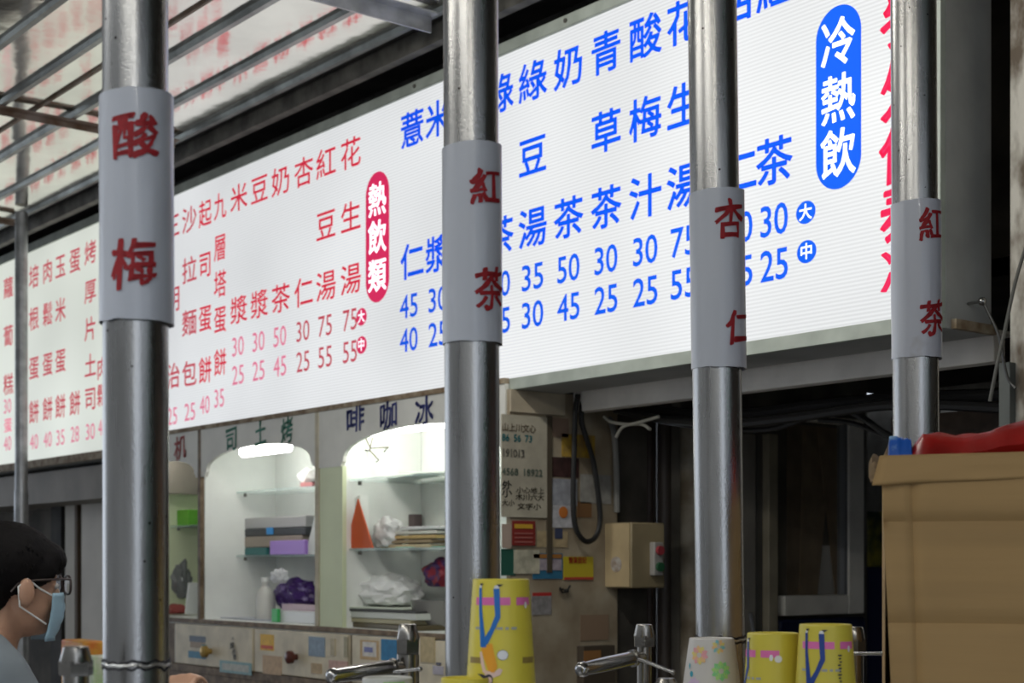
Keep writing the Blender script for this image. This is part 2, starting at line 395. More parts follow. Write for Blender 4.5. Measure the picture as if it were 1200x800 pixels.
# =================================================================== LIT SIGNS
XS0 = onY(160, 0, 0).x; XS1 = onY(1104, 0, 0).x
ZB, ZT = CZ+.500, CZ+1.376
def sign(name, label, x0, x1, zb, zt, panel_m, fb, ft, fl, fr, botm, depth=.17):
    t = thing(name, label, 'sign', ((x0+x1)/2, depth/2, zb-fb))
    bm = bm_new()
    box(bm, x0, x1, .012, depth, zb-fb, zt+ft)
    obj('housing', bm, HOUSE, t, bevel=.003)
    bm = bm_new(); box(bm, x0+fl, x1-fr, .004, .011, zb, zt); obj('lit_panel', bm, panel_m, t, smooth=False)
    bm = bm_new(); box(bm, x0, x1, -.006, .0115, zt, zt+ft)
    if fl: box(bm, x0, x0+fl, -.006, .0115, zb, zt)
    if fr: box(bm, x1-fr, x1, -.006, .0115, zb, zt)
    obj('frame', bm, FRAME, t, smooth=False, bevel=.001)
    bm = bm_new(); box(bm, x0, x1, -.006, .0115, zb-fb, zb-.0002); obj('bottom_frame', bm, botm, t, smooth=False, bevel=.001)
    return t
fr_w = XS1-onY(1096, 0, 0).x
S1 = sign('menu_sign', 'long lit white menu sign with blue hot and cold drink columns and a red pill', XS0+.02, XS1, ZB, ZT, SIGN_MAIN, .031, .031, .02, fr_w, FRAME)
S2 = sign('menu_sign', 'yellowish lit food menu sign behind the thin post, all lettering red', -5.2, XS0, CZ+.467, CZ+1.40, SIGN_LEFT, .033, .035, .02, .02, FRAMEDIRT)
YL = .0028
R1, R2, R3, P1, P2 = CZ+1.262, CZ+1.077, CZ+.888, CZ+.760, CZ+.661
def column(px, items, m, parent, wpx, h=.096, off=.012, bold=0):
    """items: (text, z); wpx: width in the photo's pixels there"""
    c = onY(px, 300, 0); w = onY(px+wpx/2, 300, 0).x-onY(px-wpx/2, 300, 0).x
    for s, z in items:
        bm = bm_new(); put(bm, text2d(s, w, h, off), flatY(c.x, YL, z)); obj('menu_character', bm, m, parent, smooth=False)
def prices(px, items, m, parent, wpx, h=.068, off=.0):
    c = onY(px, 300, 0); w = onY(px+wpx/2, 300, 0).x-onY(px-wpx/2, 300, 0).x
    for s, z in items:
        bm = bm_new(); put(bm, text2d(s, w*.95, h, off), flatY(c.x, YL, z)); obj('price', bm, m, parent, smooth=False)
# blue columns
BC = [(906, '紅', '', '茶', '30', '25', 37), (865, '杏', '', '仁', '30', '25', 36), (800, '花', '生', '湯', '75', '55', 35),
      (755, '酸', '梅', '汁', '30', '25', 33), (709, '青', '草', '茶', '30', '25', 31), (665, '奶', '', '茶', '50', '45', 30),
      (623, '綠', '豆', '湯', '35', '30', 29), (585, '綠', '', '茶', '30', '25', 27), (512, '米', '', '漿', '30', '25', 25), (482, '薏', '', '仁', '45', '40', 24)]
for px, a, b, c, p, q, wp in BC:
    it = [(a, R1+.012)] + ([(b, R2)] if b else []) + [(c, R3)]
    column(px, it, BLUE, S1, wp, off=.020)
    prices(px if px != 482 else 478, [(p, P1), (q, P2)], BLUE, S1, wp*.9, off=.012)
# red drink columns
for px, a, b, c, p, q, wp in [(410, '花', '生', '湯', '75', '55', 21), (381, '紅', '豆', '湯', '75', '55', 20.5), (355, '杏', '', '仁', '30', '25', 19.5),
                              (328, '奶', '', '茶', '50', '45', 19), (303, '豆', '', '漿', '30', '25', 18), (279, '米', '', '漿', '30', '25', 17.5)]:
    it = [(a, R1+.012)] + ([(b, R2)] if b else []) + [(c, R3-.004)]
    column(px, it, RED, S1, wp, h=.088, off=.010)
    prices(px-1, [(p, P1), (q, P2)], PINK if px < 340 else BROWNRED, S1, wp*.82, h=.066, off=.0)
F4 = [CZ+1.265, CZ+1.08, CZ+.887, CZ+.70]
column(257, [('九', CZ+1.27), ('層', CZ+1.124), ('塔', CZ+.994), ('蛋', CZ+.868), ('餅', CZ+.716)], RED, S1, 12.5, h=.088)
prices(256, [('35', CZ+.592)], PINK, S1, 12, h=.064)
column(239.5, [('起', F4[0]), ('司', F4[1]), ('蛋', F4[2]), ('餅', F4[3])], RED, S1, 13, h=.088)
prices(239, [('40', CZ+.577)], PINK, S1, 12, h=.064)
column(221, [('沙', F4[0]), ('拉', F4[1]), ('麵', F4[2]), ('包', F4[3])], BROWNRED, S1, 15, h=.088)
prices(221.5, [('25', CZ+.562)], PINK, S1, 13, h=.064)
column(202, [('三', F4[0]), ('明', CZ+.99), ('治', CZ+.705)], BROWNRED, S1, 14, h=.088)
prices(201, [('25', CZ+.557)], PINK, S1, 12, h=.064)
# food columns of the left sign
L4 = [CZ+1.282, CZ+1.095, CZ+.876, CZ+.68]
for px, chars, pr, wp in [(70, '玉米蛋餅', '35', 10.5), (55, '肉鬆蛋餅', '40', 10), (39, '培根蛋餅', '40', 10)]:
    column(px, list(zip(chars, L4)), BROWNRED, S2, wp, h=.095); prices(px, [(pr, CZ+.549)], PINK, S2, 10, h=.066)
column(87, [('蛋', L4[0]), ('餅', L4[3])], BROWNRED, S2, 11, h=.095); prices(87, [('28', CZ+.552)], PINK, S2, 10, h=.066)
column(105, list(zip('烤厚片土司', [CZ+1.29, CZ+1.13, CZ+.975, CZ+.823, CZ+.686])), BROWNRED, S2, 12, h=.090); prices(105, [('30', CZ+.552)], PINK, S2, 11, h=.066)
column(119, [('肉', CZ+.80), ('鬆', CZ+.69)], BROWNRED, S2, 11, h=.085); prices(119, [('40', CZ+.56)], PINK, S2, 10, h=.066)
column(9, list(zip('蘿蔔糕', [CZ+1.278, CZ+1.057, CZ+.833])), BROWNRED, S2, 10, h=.09); prices(8, [('30', CZ+.735), ('40', CZ+.562)], PINK, S2, 9, h=.066)
column(8.5, [('蛋', CZ+.645)], PINK, S2, 8, h=.06)
# pills and size discs
def pill(px0, px1, z0, z1, chars, zs, m, wpx, h, off):
    a = onY(px0, 0, 0).x; b = onY(px1, 0, 0).x; r = (b-a)/2; cx = (a+b)/2; rz = r*1.05; pts = []
    for k in range(25): t = PI*k/24; pts.append((cx+r*math.cos(t), z1-rz+rz*math.sin(t)))
    for k in range(25): t = PI+PI*k/24; pts.append((cx+r*math.cos(t), z0+rz+rz*math.sin(t)))
    bm = bm_new(); put(bm, outline(pts), lambda u, v: (u, .0034, v)); o = obj('heading_pill', bm, m, S1, smooth=False)
    w = onY((px0+px1)/2+wpx/2, 0, 0).x-onY((px0+px1)/2-wpx/2, 0, 0).x
    for s, z in zip(chars, zs):
        bm = bm_new(); put(bm, text2d(s, w, h, off), flatY(cx, .0024, z)); obj('heading_character', bm, LITWHITE, o, smooth=False)
zz = lambda px, py: onY(px, py, 0).z
pill(955, 1008, zz(981, 221), zz(981, 6), '冷熱飲', [zz(981, 50), zz(981, 116), zz(981, 180)], BLUE, 35, .094, .022)
pill(427.5, 455, zz(441, 354), zz(441, 201), '熱飲類', [zz(441, 234), zz(441, 278), zz(441, 323)], CRIM, 18, .092, .024)
def disc(px, py, rpx, ch, m, off=.022):
    c = onY(px, py, 0); r = onY(px+rpx, py, 0).x-c.x
    bm = bm_new(); put(bm, outline([(c.x+r*math.cos(2*PI*k/32), c.z+r*.92*math.sin(2*PI*k/32)) for k in range(32)]), lambda u, v: (u, .0034, v))
    o = obj('size_disc', bm, m, S1, smooth=False)
    bm = bm_new(); put(bm, text2d(ch, r*1.15, r*1.2, off), flatY(c.x, .0024, c.z)); obj('size_lettering', bm, LITWHITE, o, smooth=False)
disc(943, 248.5, 11.5, '大', BLUE); disc(944, 294.5, 11.5, '中', BLUE)
disc(422.5, 371, 6.2, '大', CRIM); disc(422.5, 404, 6.2, '中', CRIM)
# brush lettering beside pipe four
for i, (ch, py) in enumerate(zip('參外伸泰冷', (14, 98, 172, 246, 312))):
    c = onY(1063, py, 0); bm = bm_new(); t = text2d(ch, .118, .118 if i < 4 else .085, .028); put(bm, brush(t, .004, .1, 30, i), flatY(c.x, YL, c.z))
    obj('brush_character', bm, CRIM, S1, smooth=False)
# screws on the frame
bm = bm_new()
for px in (486, 663): 
    c = onY(px, 0, -.006); z = ZT+.016
    tube(bm, [(c.x, -.006, z), (c.x, -.0095, z)], .006, 12)
obj('screw', bm, STEELD, S1)
bm = bm_new()                                   # lip bracket, bulb and lead on the right end
c = onX(1151, 353, XS1+.035)
tube(bm, [(XS1+.002, c.y, c.z), (XS1+.035, c.y, c.z)], .003, 8); ell(bm, c, (.009, .009, .009), sub=2)
obj('plug', bm, CHROME, S1)
bm = bm_new(); box(bm, XS1-.0, XS1+.012, .03, .17, ZB-.031, ZB-.012); obj('end_lip', bm, FRAMEDIRT, S1)
# old marks on the lit sheet near its lower edge
# =================================================================== CABINET
CYF = -.018; CYB = .30
X235 = onY(235, 600, CYF).x; X373 = onY(373, 600, CYF).x; XE = -.002
XL = max(X235-(X373-X235)*.98, onY(160, 0, 0).x+.03)
zc = lambda px, py, Y=CYF: onY(px, py, Y).z
ZTOP = CZ+.462; ZFT = CZ+.485; ZDK = zc(300, 729); ZDB = zc(350, 792)
cab = thing('display_cabinet', 'white three-bay kitchen cabinet with arched fascias under the lit sign', 'cabinet', ((XL+XE)/2, .15, 0))
bm = bm_new(); box(bm, XL, XE, CYB-.015, CYB, ZDK, ZTOP); obj('back_board', bm, WHITEP, cab)
bm = bm_new(); box(bm, XL, XE, CYF+.011, CYB, ZTOP-.012, ZTOP); obj('top_board', bm, WHITEP, cab)
bm = bm_new(); box(bm, XL, XE, CYF, CYB, ZDK-.02, ZDK); obj('deck', bm, WHITEP, cab)
bm = bm_new(); box(bm, XL, XE, CYF-.008, CYF+.0095, ZFT, CZ+.5); obj('cornice', bm, FRAMEDIRT, cab)
def side(x0, x1, m, nm='partition'):
    bm = bm_new(); box(bm, x0, x1, CYF+.012, CYB-.016, ZDK, ZTOP-.013); return obj(nm, bm, m, cab)
side(XL, XL+.015, GREENB); side(X235-.004, X235+.010, WHITEP); side(onY(400, 0, CYF).x-.012, onY(400, 0, CYF).x, WHITEP); side(XE-.015, XE, TAN, 'end_board')
for x in (XL+.01, X235, X373):
    bm = bm_new(); box(bm, x-.012, x+.010, CYF-.006, CYF+.010, ZDK, ZFT); obj('stile', bm, TAN if x != X235 else WOODB, cab, bevel=.002)
bm = bm_new(); x0 = X373+.012; x1 = onY(402, 600, CYF).x; box(bm, x0, x1, CYF-.002, CYF+.012, ZDK, zc(390, 547)); obj('pilaster', bm, GREENB, cab)
def fascia(x0, x1, ztop, legL, legR, zleg, zarch, xa0, xa1):
    pts = [(x0, ztop), (x0, zleg), (xa0-.012, zleg), (xa0-.006, zleg+.012), (xa0, zleg+.014)]
    n = 24
    for k in range(1, n):
        t = PI - PI*k/n; cx = (xa0+xa1)/2; rx = (xa1-xa0)/2
        pts.append((cx+rx*math.cos(t), zleg+.014+(zarch-zleg-.014)*math.sin(t)**.8))
    pts += [(xa1, zleg+.014), (xa1+.006, zleg+.012), (xa1+.012, zleg), (x1, zleg), (x1, ztop)]
    low = sorted(pts[1:-1], key=lambda p: p[0]); low = [p for q, p in enumerate(low) if q == 0 or p[0]-low[q-1][0] > 1e-5]
    bm = bm_new(); cols = [[bm.verts.new((x, y, z_)) for y in (CYF-.004, CYF+.009) for z_ in (z, ztop)] for x, z in low]
    for a, b in zip(cols, cols[1:]):
        for p, q in ((0, 1), (1, 3), (3, 2), (2, 0)): bm.faces.new((a[p], b[p], b[q], a[q]))
    bm.faces.new([cols[0][k] for k in (0, 1, 3, 2)]); bm.faces.new([cols[-1][k] for k in (0, 1, 3, 2)])
    return obj('fascia', bm, FASC, cab, smooth=False)
A1 = onY(242, 560, CYF).x; A2 = onY(371, 560, CYF).x
f1 = fascia(XL+.02, X235-.012, ZFT, 0, 0, zc(225, 560), zc(200, 540), XL+.03, X235-.04)
f2 = fascia(X235+.010, X373-.012, ZFT, 0, 0, zc(242, 558), zc(310, 520), X235+.05, X373-.04)
f3 = fascia(X373+.010, XE, ZFT, 0, 0, zc(392, 547), zc(470, 500), onY(403, 560, CYF).x, XE-.03)
def brushY(parent, items, m, Y, h, wpx):
    for ch, px, py in items:
        c = onY(px, py, Y); w = onY(px+wpx/2, py, Y).x-onY(px-wpx/2, py, Y).x
        bm = bm_new(); put(bm, brush(text2d(ch, w, h, .022, vary=.9), .0028, .12, 45, px), flatY(c.x, Y, c.z))
        obj('fascia_character', bm, m, parent, smooth=False)
brushY(f3, [('啡', 416, 492), ('咖', 455, 487), ('冰', 497, 482)], NAVY, CYF-.006, .075, 19)
brushY(f2, [('司', 271, 515), ('土', 305, 508), ('烤', 336, 505)], GREENI, CYF-.006, .078, 12)
brushY(f1, [('机', 211, 525)], REDI, CYF-.006, .08, 12)
# glass shelves and their brackets
def shelf(px0, px1, py, pxr, label=None, x1=None, Y0=.12):
    z = zc(pxr, py, Y0); a = px0; b = x1
    bm = bm_new(); box(bm, a, b, Y0, CYB-.016, z-.004, z+.003); o = obj('glass_shelf', bm, GLASS, cab, smooth=False)
    for x in (a+.03, b-.04):
        bm = bm_new(); tube(bm, [(x, Y0+.02, z-.0045), (x, Y0+.02, z-.016)], .006, 8); obj('shelf_peg', bm, STEELD, cab)
    return z
zs1a = shelf(XL+.016, 0, 616, 215, x1=X235-.005)
zs2a = shelf(X235+.011, 0, 575, 300, x1=X373-.005); zs2b = shelf(X235+.011, 0, 651, 300, x1=X373-.005)
X402 = onY(400, 0, CYF).x
zs3a = shelf(X402+.001, 0, 559, 450, x1=XE-.016, Y0=.01); zs3b = shelf(X402+.001, 0, 643, 450, x1=XE-.016, Y0=.01)
# rails, drawers
bm = bm_new(); box(bm, XL, XE, CYF-.008, CYF+.02, zc(350, 738), ZDK-.0005); obj('rail', bm, WOODB, cab, bevel=.002)
bm = bm_new(); box(bm, XL, XE, CYF-.004, CYB, .08, ZDB-.03); obj('lower_body', bm, WOODB, cab)
bm = bm_new(); box(bm, XL, XE, CYF-.008, CYF+.02, ZDB-.03, ZDB-.002); obj('rail', bm, WOODB, cab, bevel=.002)
bm = bm_new(); box(bm, XL, XE, CYF+.004, CYF+.02, ZDB-.002, zc(350, 738)); obj('drawer_backing', bm, WOODB, cab)
bm = bm_new(); box(bm, XL, XE, CYB-.04, CYB, 0, .08); obj('plinth', bm, WOODB, cab)
ZD1 = zc(350, 739.5); 
def drawer(px0, px1, knob, km, stick):
    a = onY(px0, 760, CYF).x; b = px1 if isinstance(px1, float) else onY(px1, 760, CYF).x
    bm = bm_new(); box(bm, a, b, CYF-.012, CYF+.003, ZDB, ZD1); d = obj('drawer', bm, DRAWER, cab, bevel=.003)
    if knob:
        c = onY(*knob, CYF-.012)
        bm = bm_new(); tube(bm, [(c.x, CYF-.012, c.z), (c.x, CYF-.026, c.z), (c.x, CYF-.03, c.z), (c.x, CYF-.044, c.z), (c.x, CYF-.05, c.z)], [.010, .009, .021, .021, .012], 20)
        obj('knob', bm, km, d)
    for si, (x0, y0, x1, y1, col) in enumerate(stick):
        sy = CYF-.0122-.0005*(si+1)
        p = onY(x0, y0, CYF-.0125); q = onY(x1, y1, CYF-.0125); cxm = onY((x0+x1)/2, y0, CYF-.0125)
        zt_ = onY((x0+x1)/2, y0, CYF-.0125).z; zb_ = onY((x0+x1)/2, y1, CYF-.0125).z
        bm = bm_new(); box(bm, p.x, q.x, sy, CYF-.0121, zb_, zt_); obj('sticker', bm, mat('st_%d_%d_%d' % tuple(int(c*99) for c in col), col, .5, var=.12, scale=60), d, smooth=False)
    return d
d1 = drawer(208, 299, (247, 763), mat('brass_knob', (.42, .28, .08), .35, .6), [(222, 745, 241, 752, (.10, .13, .17)), (223, 752, 240, 759, (.32, .24, .16)), (221, 763, 241, 771, (.03, .20, .33)), (237, 755, 242, 764, (.03, .25, .25)),
            (258, 775, 295, 789, (.22, .38, .40)), (261, 778, 292, 786, (.45, .47, .42))])
for i, (px, py, s) in enumerate([(274, 748, 5), (273, 756, 9), (275, 764, 10), (276, 770, 8)]):
    c = onY(px, py, CYF-.013); bm = bm_new(); put(bm, brush(text2d('光酸冬青'[i], .026*s/9, .02*s/9, .02), .003, .2, 90), flatY(c.x, CYF-.0165, c.z)); obj('handwriting', bm, BLACKI, d1, smooth=False)
drawer(302, 411, (347.5, 769.5), mat('oxblood_knob', (.09, .022, .014), .3), [(305, 743, 321, 762, (.72, .42, .02)), (306, 756, 320, 760, (.60, .08, .02)), (308, 768, 330, 790, (.50, .34, .19)), (362, 746, 381, 769, (.22, .30, .38)),
            (365, 777, 377, 789, (.45, .33, .18)), (386, 774, 408, 790, (.52, .33, .27)), (388, 748, 393, 768, (.46, .40, .27)), (404, 746, 408, 770, (.36, .33, .22))])
drawer(416, -.022, None, None, [(422, 750, 444, 773, (.52, .36, .18)), (425, 752, 441, 769, (.62, .60, .56)), (427, 758, 437, 764, (.18, .20, .42)), (447, 749, 466, 774, (.01, .17, .36)),
            (493, 746, 510, 776, (.46, .37, .20)), (508, 780, 520, 790, (.42, .40, .46)), (512, 776, 517, 779, (.1, .1, .14))])
# lamps in the bays
LAMP = mat('lamp_diffuser', (1, .98, .93), .4, emit=13)
for (px, py, half, lb) in ((311, 526.5, .165, 'glowing white tube lamp under the top of the toast bay'), (480, 492, .24, 'bright tube lamp hidden high in the coffee bay, right of the green pilaster'),
                     (196, 540, .06, 'small tube lamp in the leftmost cabinet bay behind the nearest pipe')):
    c = onY(px, py, .045); z = ZTOP-.0125; zt0_ = c.z if px == 311 else z-.035
    t = thing('cabinet_lamp', lb, 'lamp', (c.x, .045, z))
    bm = bm_new(); box(bm, c.x-half-.01, c.x+half+.01, .02, .07, max(zt0_+.020, z-.016), z-.0005); obj('lamp_base', bm, WHITEP, t)
    bm = bm_new(); tube(bm, [(c.x-half, .045, zt0_), (c.x-half+.012, .045, zt0_), (c.x+half-.012, .045, zt0_), (c.x+half, .045, zt0_)], [.008, .018, .018, .008], 16); obj('tube', bm, LAMP, t)

def px_box(name, x0, y0, x1, y1, Y, dep, m, label, cat, group=None, bevel=.002, z0=None, parent=None):
    a = onY(x0, y1, Y); b = onY(x1, y1, Y); zt_ = onY((x0+x1)/2, y0, Y).z; zb_ = z0 if z0 is not None else onY((x0+x1)/2, y1, Y).z
    bm = bm_new(); box(bm, a.x, b.x, Y, Y+dep, zb_, zt_)
    if parent: return obj(name, bm, m, parent, bevel=bevel)
    return single(name, bm, m, label, cat, group, bevel=bevel)
def lump(name, c, r, m, label, cat, amp=.12, f=18, seed=0, sub=4, parent=None, flat=True):
    bm = bm_new(); ell(bm, (0, 0, 0), (1, 1, 1), sub=sub)
    for v in bm.verts:
        n_ = v.co.normalized(); amp_ = min(amp, .2); k = 1+amp_*noise.noise((n_.x*f*.1+seed, n_.y*f*.1, n_.z*f*.1))*1.4+amp_*.5*noise.noise((n_.x*f*.3+seed, n_.y*f*.3, n_.z*f*.3))
        v.co = Vector((n_.x*r[0]*k, n_.y*r[1]*k, n_.z*r[2]*k))
        if flat and v.co.z < -r[2]*.75: v.co.z = -r[2]*.75
        v.co += Vector(c)
    if parent: return obj(name, bm, m, parent)
    return single(name, bm, m, label, cat)
# bay one
o = px_box('basket', 180, 598, 221, 615, .15, .10, mat('green_plastic', (.10, .34, .02), .4), 'small green plastic basket on the left bay glass shelf', 'basket', z0=zs1a+.003)
c = onY(203, 592, .2); lump('food_bag', (c.x, .2, zs1a+.075), (.04, .04, .018), mat('yellow_bag', (.5, .45, .12), .5), 'yellow bag lying in the green basket', 'bag')
c = onY(208, 690, .17); lump('plastic_bag', (c.x, .17, ZDK+.13), (.07, .05, .09), mat('grey_clear_bag', (.16, .17, .17), .35), 'grey see-through bag standing low in the left bay', 'bag', amp=.3, f=30)
c = onY(206, 724, .10); lump('cloth', (c.x, .10, ZDK+.022), (.06, .04, .022), mat('red_cloth', (.30, .06, .05), .7), 'crumpled dull red cloth on the floor of the left bay', 'cloth')
bm = bm_new(); a = onY(226, 700, .1); rbox(bm, (a.x, .12, ZDK+.068), (.008, .09, .12), ry=.22); single('board', bm, WHITEP, 'white board leaning on the side of the left bay', 'board')
bm = bm_new(); a = onY(231, 600, .1); box(bm, a.x-.012, a.x+.012, .125, .19, zs1a+.0031, zs1a+.16); single('box', bm, WHITEP, 'slim white box upright beside the green basket', 'box')
# bay two, middle shelf: a stack
Yk = .135; zz0 = zs2b+.003
def stack(items, Y, z0, x0px, x1px):
    z = z0
    for nm, hpx, dx0, dx1, m, lb, cat, ref in items:
        h = hpx*onY(ref, 0, Y).__class__((0, 0, 1)).z*((Y-CY)/ray(ref)[1])/FOC
        a = onY(x0px+dx0, 0, Y).x; b = onY(x1px+dx1, 0, Y).x
        bm = bm_new(); box(bm, a, b, Y, Y+.12, z, z+h-.0006); single(nm, bm, m, lb, cat, bevel=.003); z += h
stack([('case', 9, 0, -50, mat('teal_case', (.03, .16, .16), .4), 'teal green case at the bottom of the stack in the toast bay', 'case', 300),
       ('box', 13, -2, -8, mat('brown_grey_box', (.33, .28, .23), .6), 'flat brownish box second in the stack in the toast bay', 'box', 300),
       ('case', 9, 0, -4, mat('charcoal_case', (.05, .055, .06), .5), 'charcoal case with a blue label in the stack on the glass shelf', 'case', 300),
       ('box', 13, 0, -4, mat('grey_card_box', (.42, .42, .42), .6), 'light grey flat box on top of the stack in the toast bay', 'box', 300)], Yk+.02, zz0, 276, 362)
px_box('label_tag', 312, 618, 320, 626, Yk+.018, .0015, mat('blue_label', (.02, .28, .7), .4), 'small bright blue tag stuck on the charcoal case', 'tag', bevel=0)
px_box('napkin_pack', 316, 633, 357, 649, .115, .015, mat('lilac_pack', (.42, .24, .72), .4), 'lilac packet standing before the stack of boxes', 'packet', z0=zz0)
bm = bm_new(); a = onY(357, 648, .125); b = onY(371, 648, .125); zt_ = onY(371, 596, .125).z
prism(bm, [(a.x, zz0), (b.x, zz0), (b.x, zt_), (b.x-.006, zt_)], 'Y', .128, .15); single('card_stand', bm, WHITEP, 'white wedge shaped card stand beside the lilac packet', 'card')
# upper shelf of bay two
c = onY(362, 556, .18); lump('light_bag', (c.x, .18, zs2a+.035), (.045, .035, .035), mat('white_bag', (.8, .8, .78), .4), 'white bag with pink print on the top shelf of the toast bay', 'bag')
px_box('packet', 352, 565, 366, 571, .14, .01, mat('pink_print', (.7, .28, .28), .5), 'small pink printed packet at the edge of the top shelf in the toast bay', 'packet', z0=zs2a+.003, bevel=0)
# bottom of bay two
t = thing('jug', 'white plastic jug at the bottom of the toast bay', 'jug', (onY(311, 700, .09).x, .10, ZDK))
cc = onY(311, 700, .10); bm = bm_new(); h1 = (733-690)*.00285
lathe(bm, (cc.x, .10, ZDK), [(.030, .001), (.034, .01), (.034, .085), (.028, .10), (.013, .118), (.013, .135)], 20); obj('body', bm, mat('milky_plastic', (.62, .62, .58), .35), t)
bm = bm_new(); lathe(bm, (cc.x, .10, ZDK), [(.015, .1352), (.015, .15)], 16); obj('cap', bm, WHITEP, t)
c = onY(338, 697, .17); lump('patterned_bag', (c.x+.02, .19, ZDK+.085), (.10, .06, .06), mat('purple_pattern', (.055, .018, .15), .3, col2=(.26, .20, .42), scale=34, lo=.36, hi=.42), 'dark purple patterned bag lying in the toast bay', 'bag', amp=.35, f=26, seed=3)
c = onY(326, 676, .06); lump('plastic_bag', (c.x, .065, c.z), (.040, .025, .028), mat('white_plastic_bag', (.66, .68, .70), .3), 'white plastic bag draped over the purple patterned bag', 'bag', amp=.5, f=25, seed=8)
px_box('tissue_pack', 321, 716, 371, 728, .05, .05, mat('white_wrapper', (.70, .72, .72), .3), 'white wrapped pack with green end lying before the purple bag', 'packet', z0=ZDK+.0005)
px_box('packet', 318, 713, 325, 728, .035, .012, mat('green_wrap', (.05, .45, .12), .4), 'bright green small packet at the end of the white wrapped pack', 'packet', z0=ZDK+.0005)
px_box('packet', 330, 708, 370, 715, .105, .03, mat('pinkish_pack', (.60, .45, .5), .4), 'pinkish flat pack behind the white wrapped pack', 'packet', z0=ZDK+.0005)
bm = bm_new(); a = onY(245, 0, .03).x; b = onY(318, 0, .03).x; box(bm, a+.02, b-.03, .055, .17, ZDK+.0005, ZDK+.005); single('paper_sheet', bm, mat('grey_sheet', (.45, .47, .52), .5), 'grey sheet lying flat on the toast bay floor', 'paper')
# bay three
bm = bm_new(); rbox(bm, (onY(470, 0, .2).x, .21, zs3a+.012), (.28, .12, .004), ry=-.04); rbox(bm, (onY(500, 0, .2).x, .20, zs3a+.022), (.16, .10, .003), ry=.05)
single('paper_sheet', bm, mat('milky_sheet', (.7, .74, .68), .4), 'white sheets spilling over the top glass shelf of the coffee bay', 'paper')
def tri(px0, px1, px2, pyb, pyt, Y, dep, m, lb, z0):
    a = onY(px0, pyb, Y).x; b = onY(px1, pyb, Y).x; c_ = onY(px2, pyt, Y)
    bm = bm_new(); prism(bm, [(a, z0), (b, z0), (c_.x, c_.z)], 'Y', Y, Y+dep); return single('tent_card', bm, m, lb, 'card')
tri(405, 437, 419, 640, 584, .018, .004, mat('orange_card', (.62, .10, .02), .5), 'orange triangular tent card on the coffee bay shelf', zs3b+.0035)
bm = bm_new(); a = onY(402, 0, .03).x+.006; b = onY(424, 0, .03).x; c_ = onY(421, 582, .03)
prism(bm, [(a, zs3b+.0035), (b, zs3b+.0035), (c_.x+.004, c_.z+.004), (c_.x-.006, c_.z+.004), (a, c_.z-.03)], 'Y', .03, .06); single('tent_card', bm, WHITEP, 'white card standing behind the orange triangular tent card', 'card')
c = onY(455, 620, .11); lump('plastic_bag', (c.x, .11, zs3b+.047), (.06, .04, .052), mat('clear_white_bag', (.62, .62, .62), .25), 'crumpled clear white bag on the shelf right of the orange tent card', 'bag', amp=.5, f=28, seed=5)
px_box('packet', 433, 601, 440, 609, .15, .02, mat('blue_packet', (.02, .3, .6), .4), 'small blue packet wedged behind the orange tent card', 'packet', z0=zs3b+.0035)
px_box('bowl_stack', 452, 603, 486, 612, .235, .03, mat('dark_red_tray', (.10, .07, .07), .4), 'dark tray high behind the crumpled clear bag', 'tray', z0=zs3b+.0035)
zq = zs3b+.0035
for i, (w_, col_, lb) in enumerate([(.26, (.55, .45, .28), 'tan envelope at the bottom of the paper pile on the coffee bay shelf'), (.24, (.30, .22, .13), 'dark tan envelope in the middle of the paper pile'),
                                   (.25, (.52, .36, .15), 'yellowish brown folder in the paper pile'), (.22, (.62, .60, .54), 'pale folder near the top of the paper pile'), (.2, (.66, .66, .66), 'white folded bag on top of the paper pile')]):
    bm = bm_new(); xx = onY(500, 0, .18).x+.02*i; rbox(bm, (xx+.0, .155, zq+.006+i*.0135), (w_, .12, .010), ry=-.02*i*0); zs = zq
    single('envelope', bm, mat('paper_%d' % i, col_, .6), lb, 'envelope', bevel=.002)
for i, (px, m) in enumerate([(470, mat('mint_paper', (.3, .62, .5), .5)), (513, mat('mint_paper', (.3, .62, .5), .5))]):
    a = onY(px, 0, .02).x; bm = bm_new(); rbox(bm, (a, .034, zs3b+.0045), (.05, .03, .002), rz=.3); single('slip', bm, m, ['mint green paper slip on the shelf edge under the paper pile', 'mint green paper slip on the shelf edge at the right beside pipe two'][i], 'paper')
# bottom of bay three
c = onY(447, 690, .10); lump('container_bag', (c.x, .13, c.z-.01), (.135, .085, .055), mat('cloudy_plastic', (.80, .81, .81), .25), 'cloudy white bag of plastic containers lying above the tray pile', 'bag', amp=.14, f=34, seed=12)
zt0 = ZDK+.0006
for i, (h, x0p, x1p, col_, lb) in enumerate([(.016, 398, 484, (.10, .08, .04), 'dark brown tray at the bottom of the tray pile in the coffee bay'), (.014, 392, 478, (.35, .32, .20), 'olive tray second from the bottom of the tray pile'),
                                     (.020, 395, 482, (.55, .58, .54), 'pale grey tray in the middle of the tray pile'), (.008, 388, 480, (.06, .06, .06), 'thin black tray near the top of the tray pile'),
                                     (.006, 380, 462, (.62, .68, .58), 'pale green board on top of the tray pile sticking out left')]):
    a = onY(x0p, 0, .0).x; b = onY(x1p, 0, .0).x; bm = bm_new()
    rbox(bm, ((a+b)/2, .10, zt0+h/2), (b-a, .17, h-.0008), rz=.03*(i-2)); single('tray', bm, mat('tray_%d' % i, col_, .45), lb, 'tray', bevel=.002); zt0 += h
a = onY(506, 0, .15).x; bm = bm_new(); lathe(bm, (a+.06, .13, ZDK), [(.05, .001), (.075, .03), (.082, .085), (.084, .088)], 28); single('bowl', bm, mat('smoky_bowl', (.22, .22, .21), .2), 'grey smoky plastic bowl at the right of the coffee bay', 'bowl')
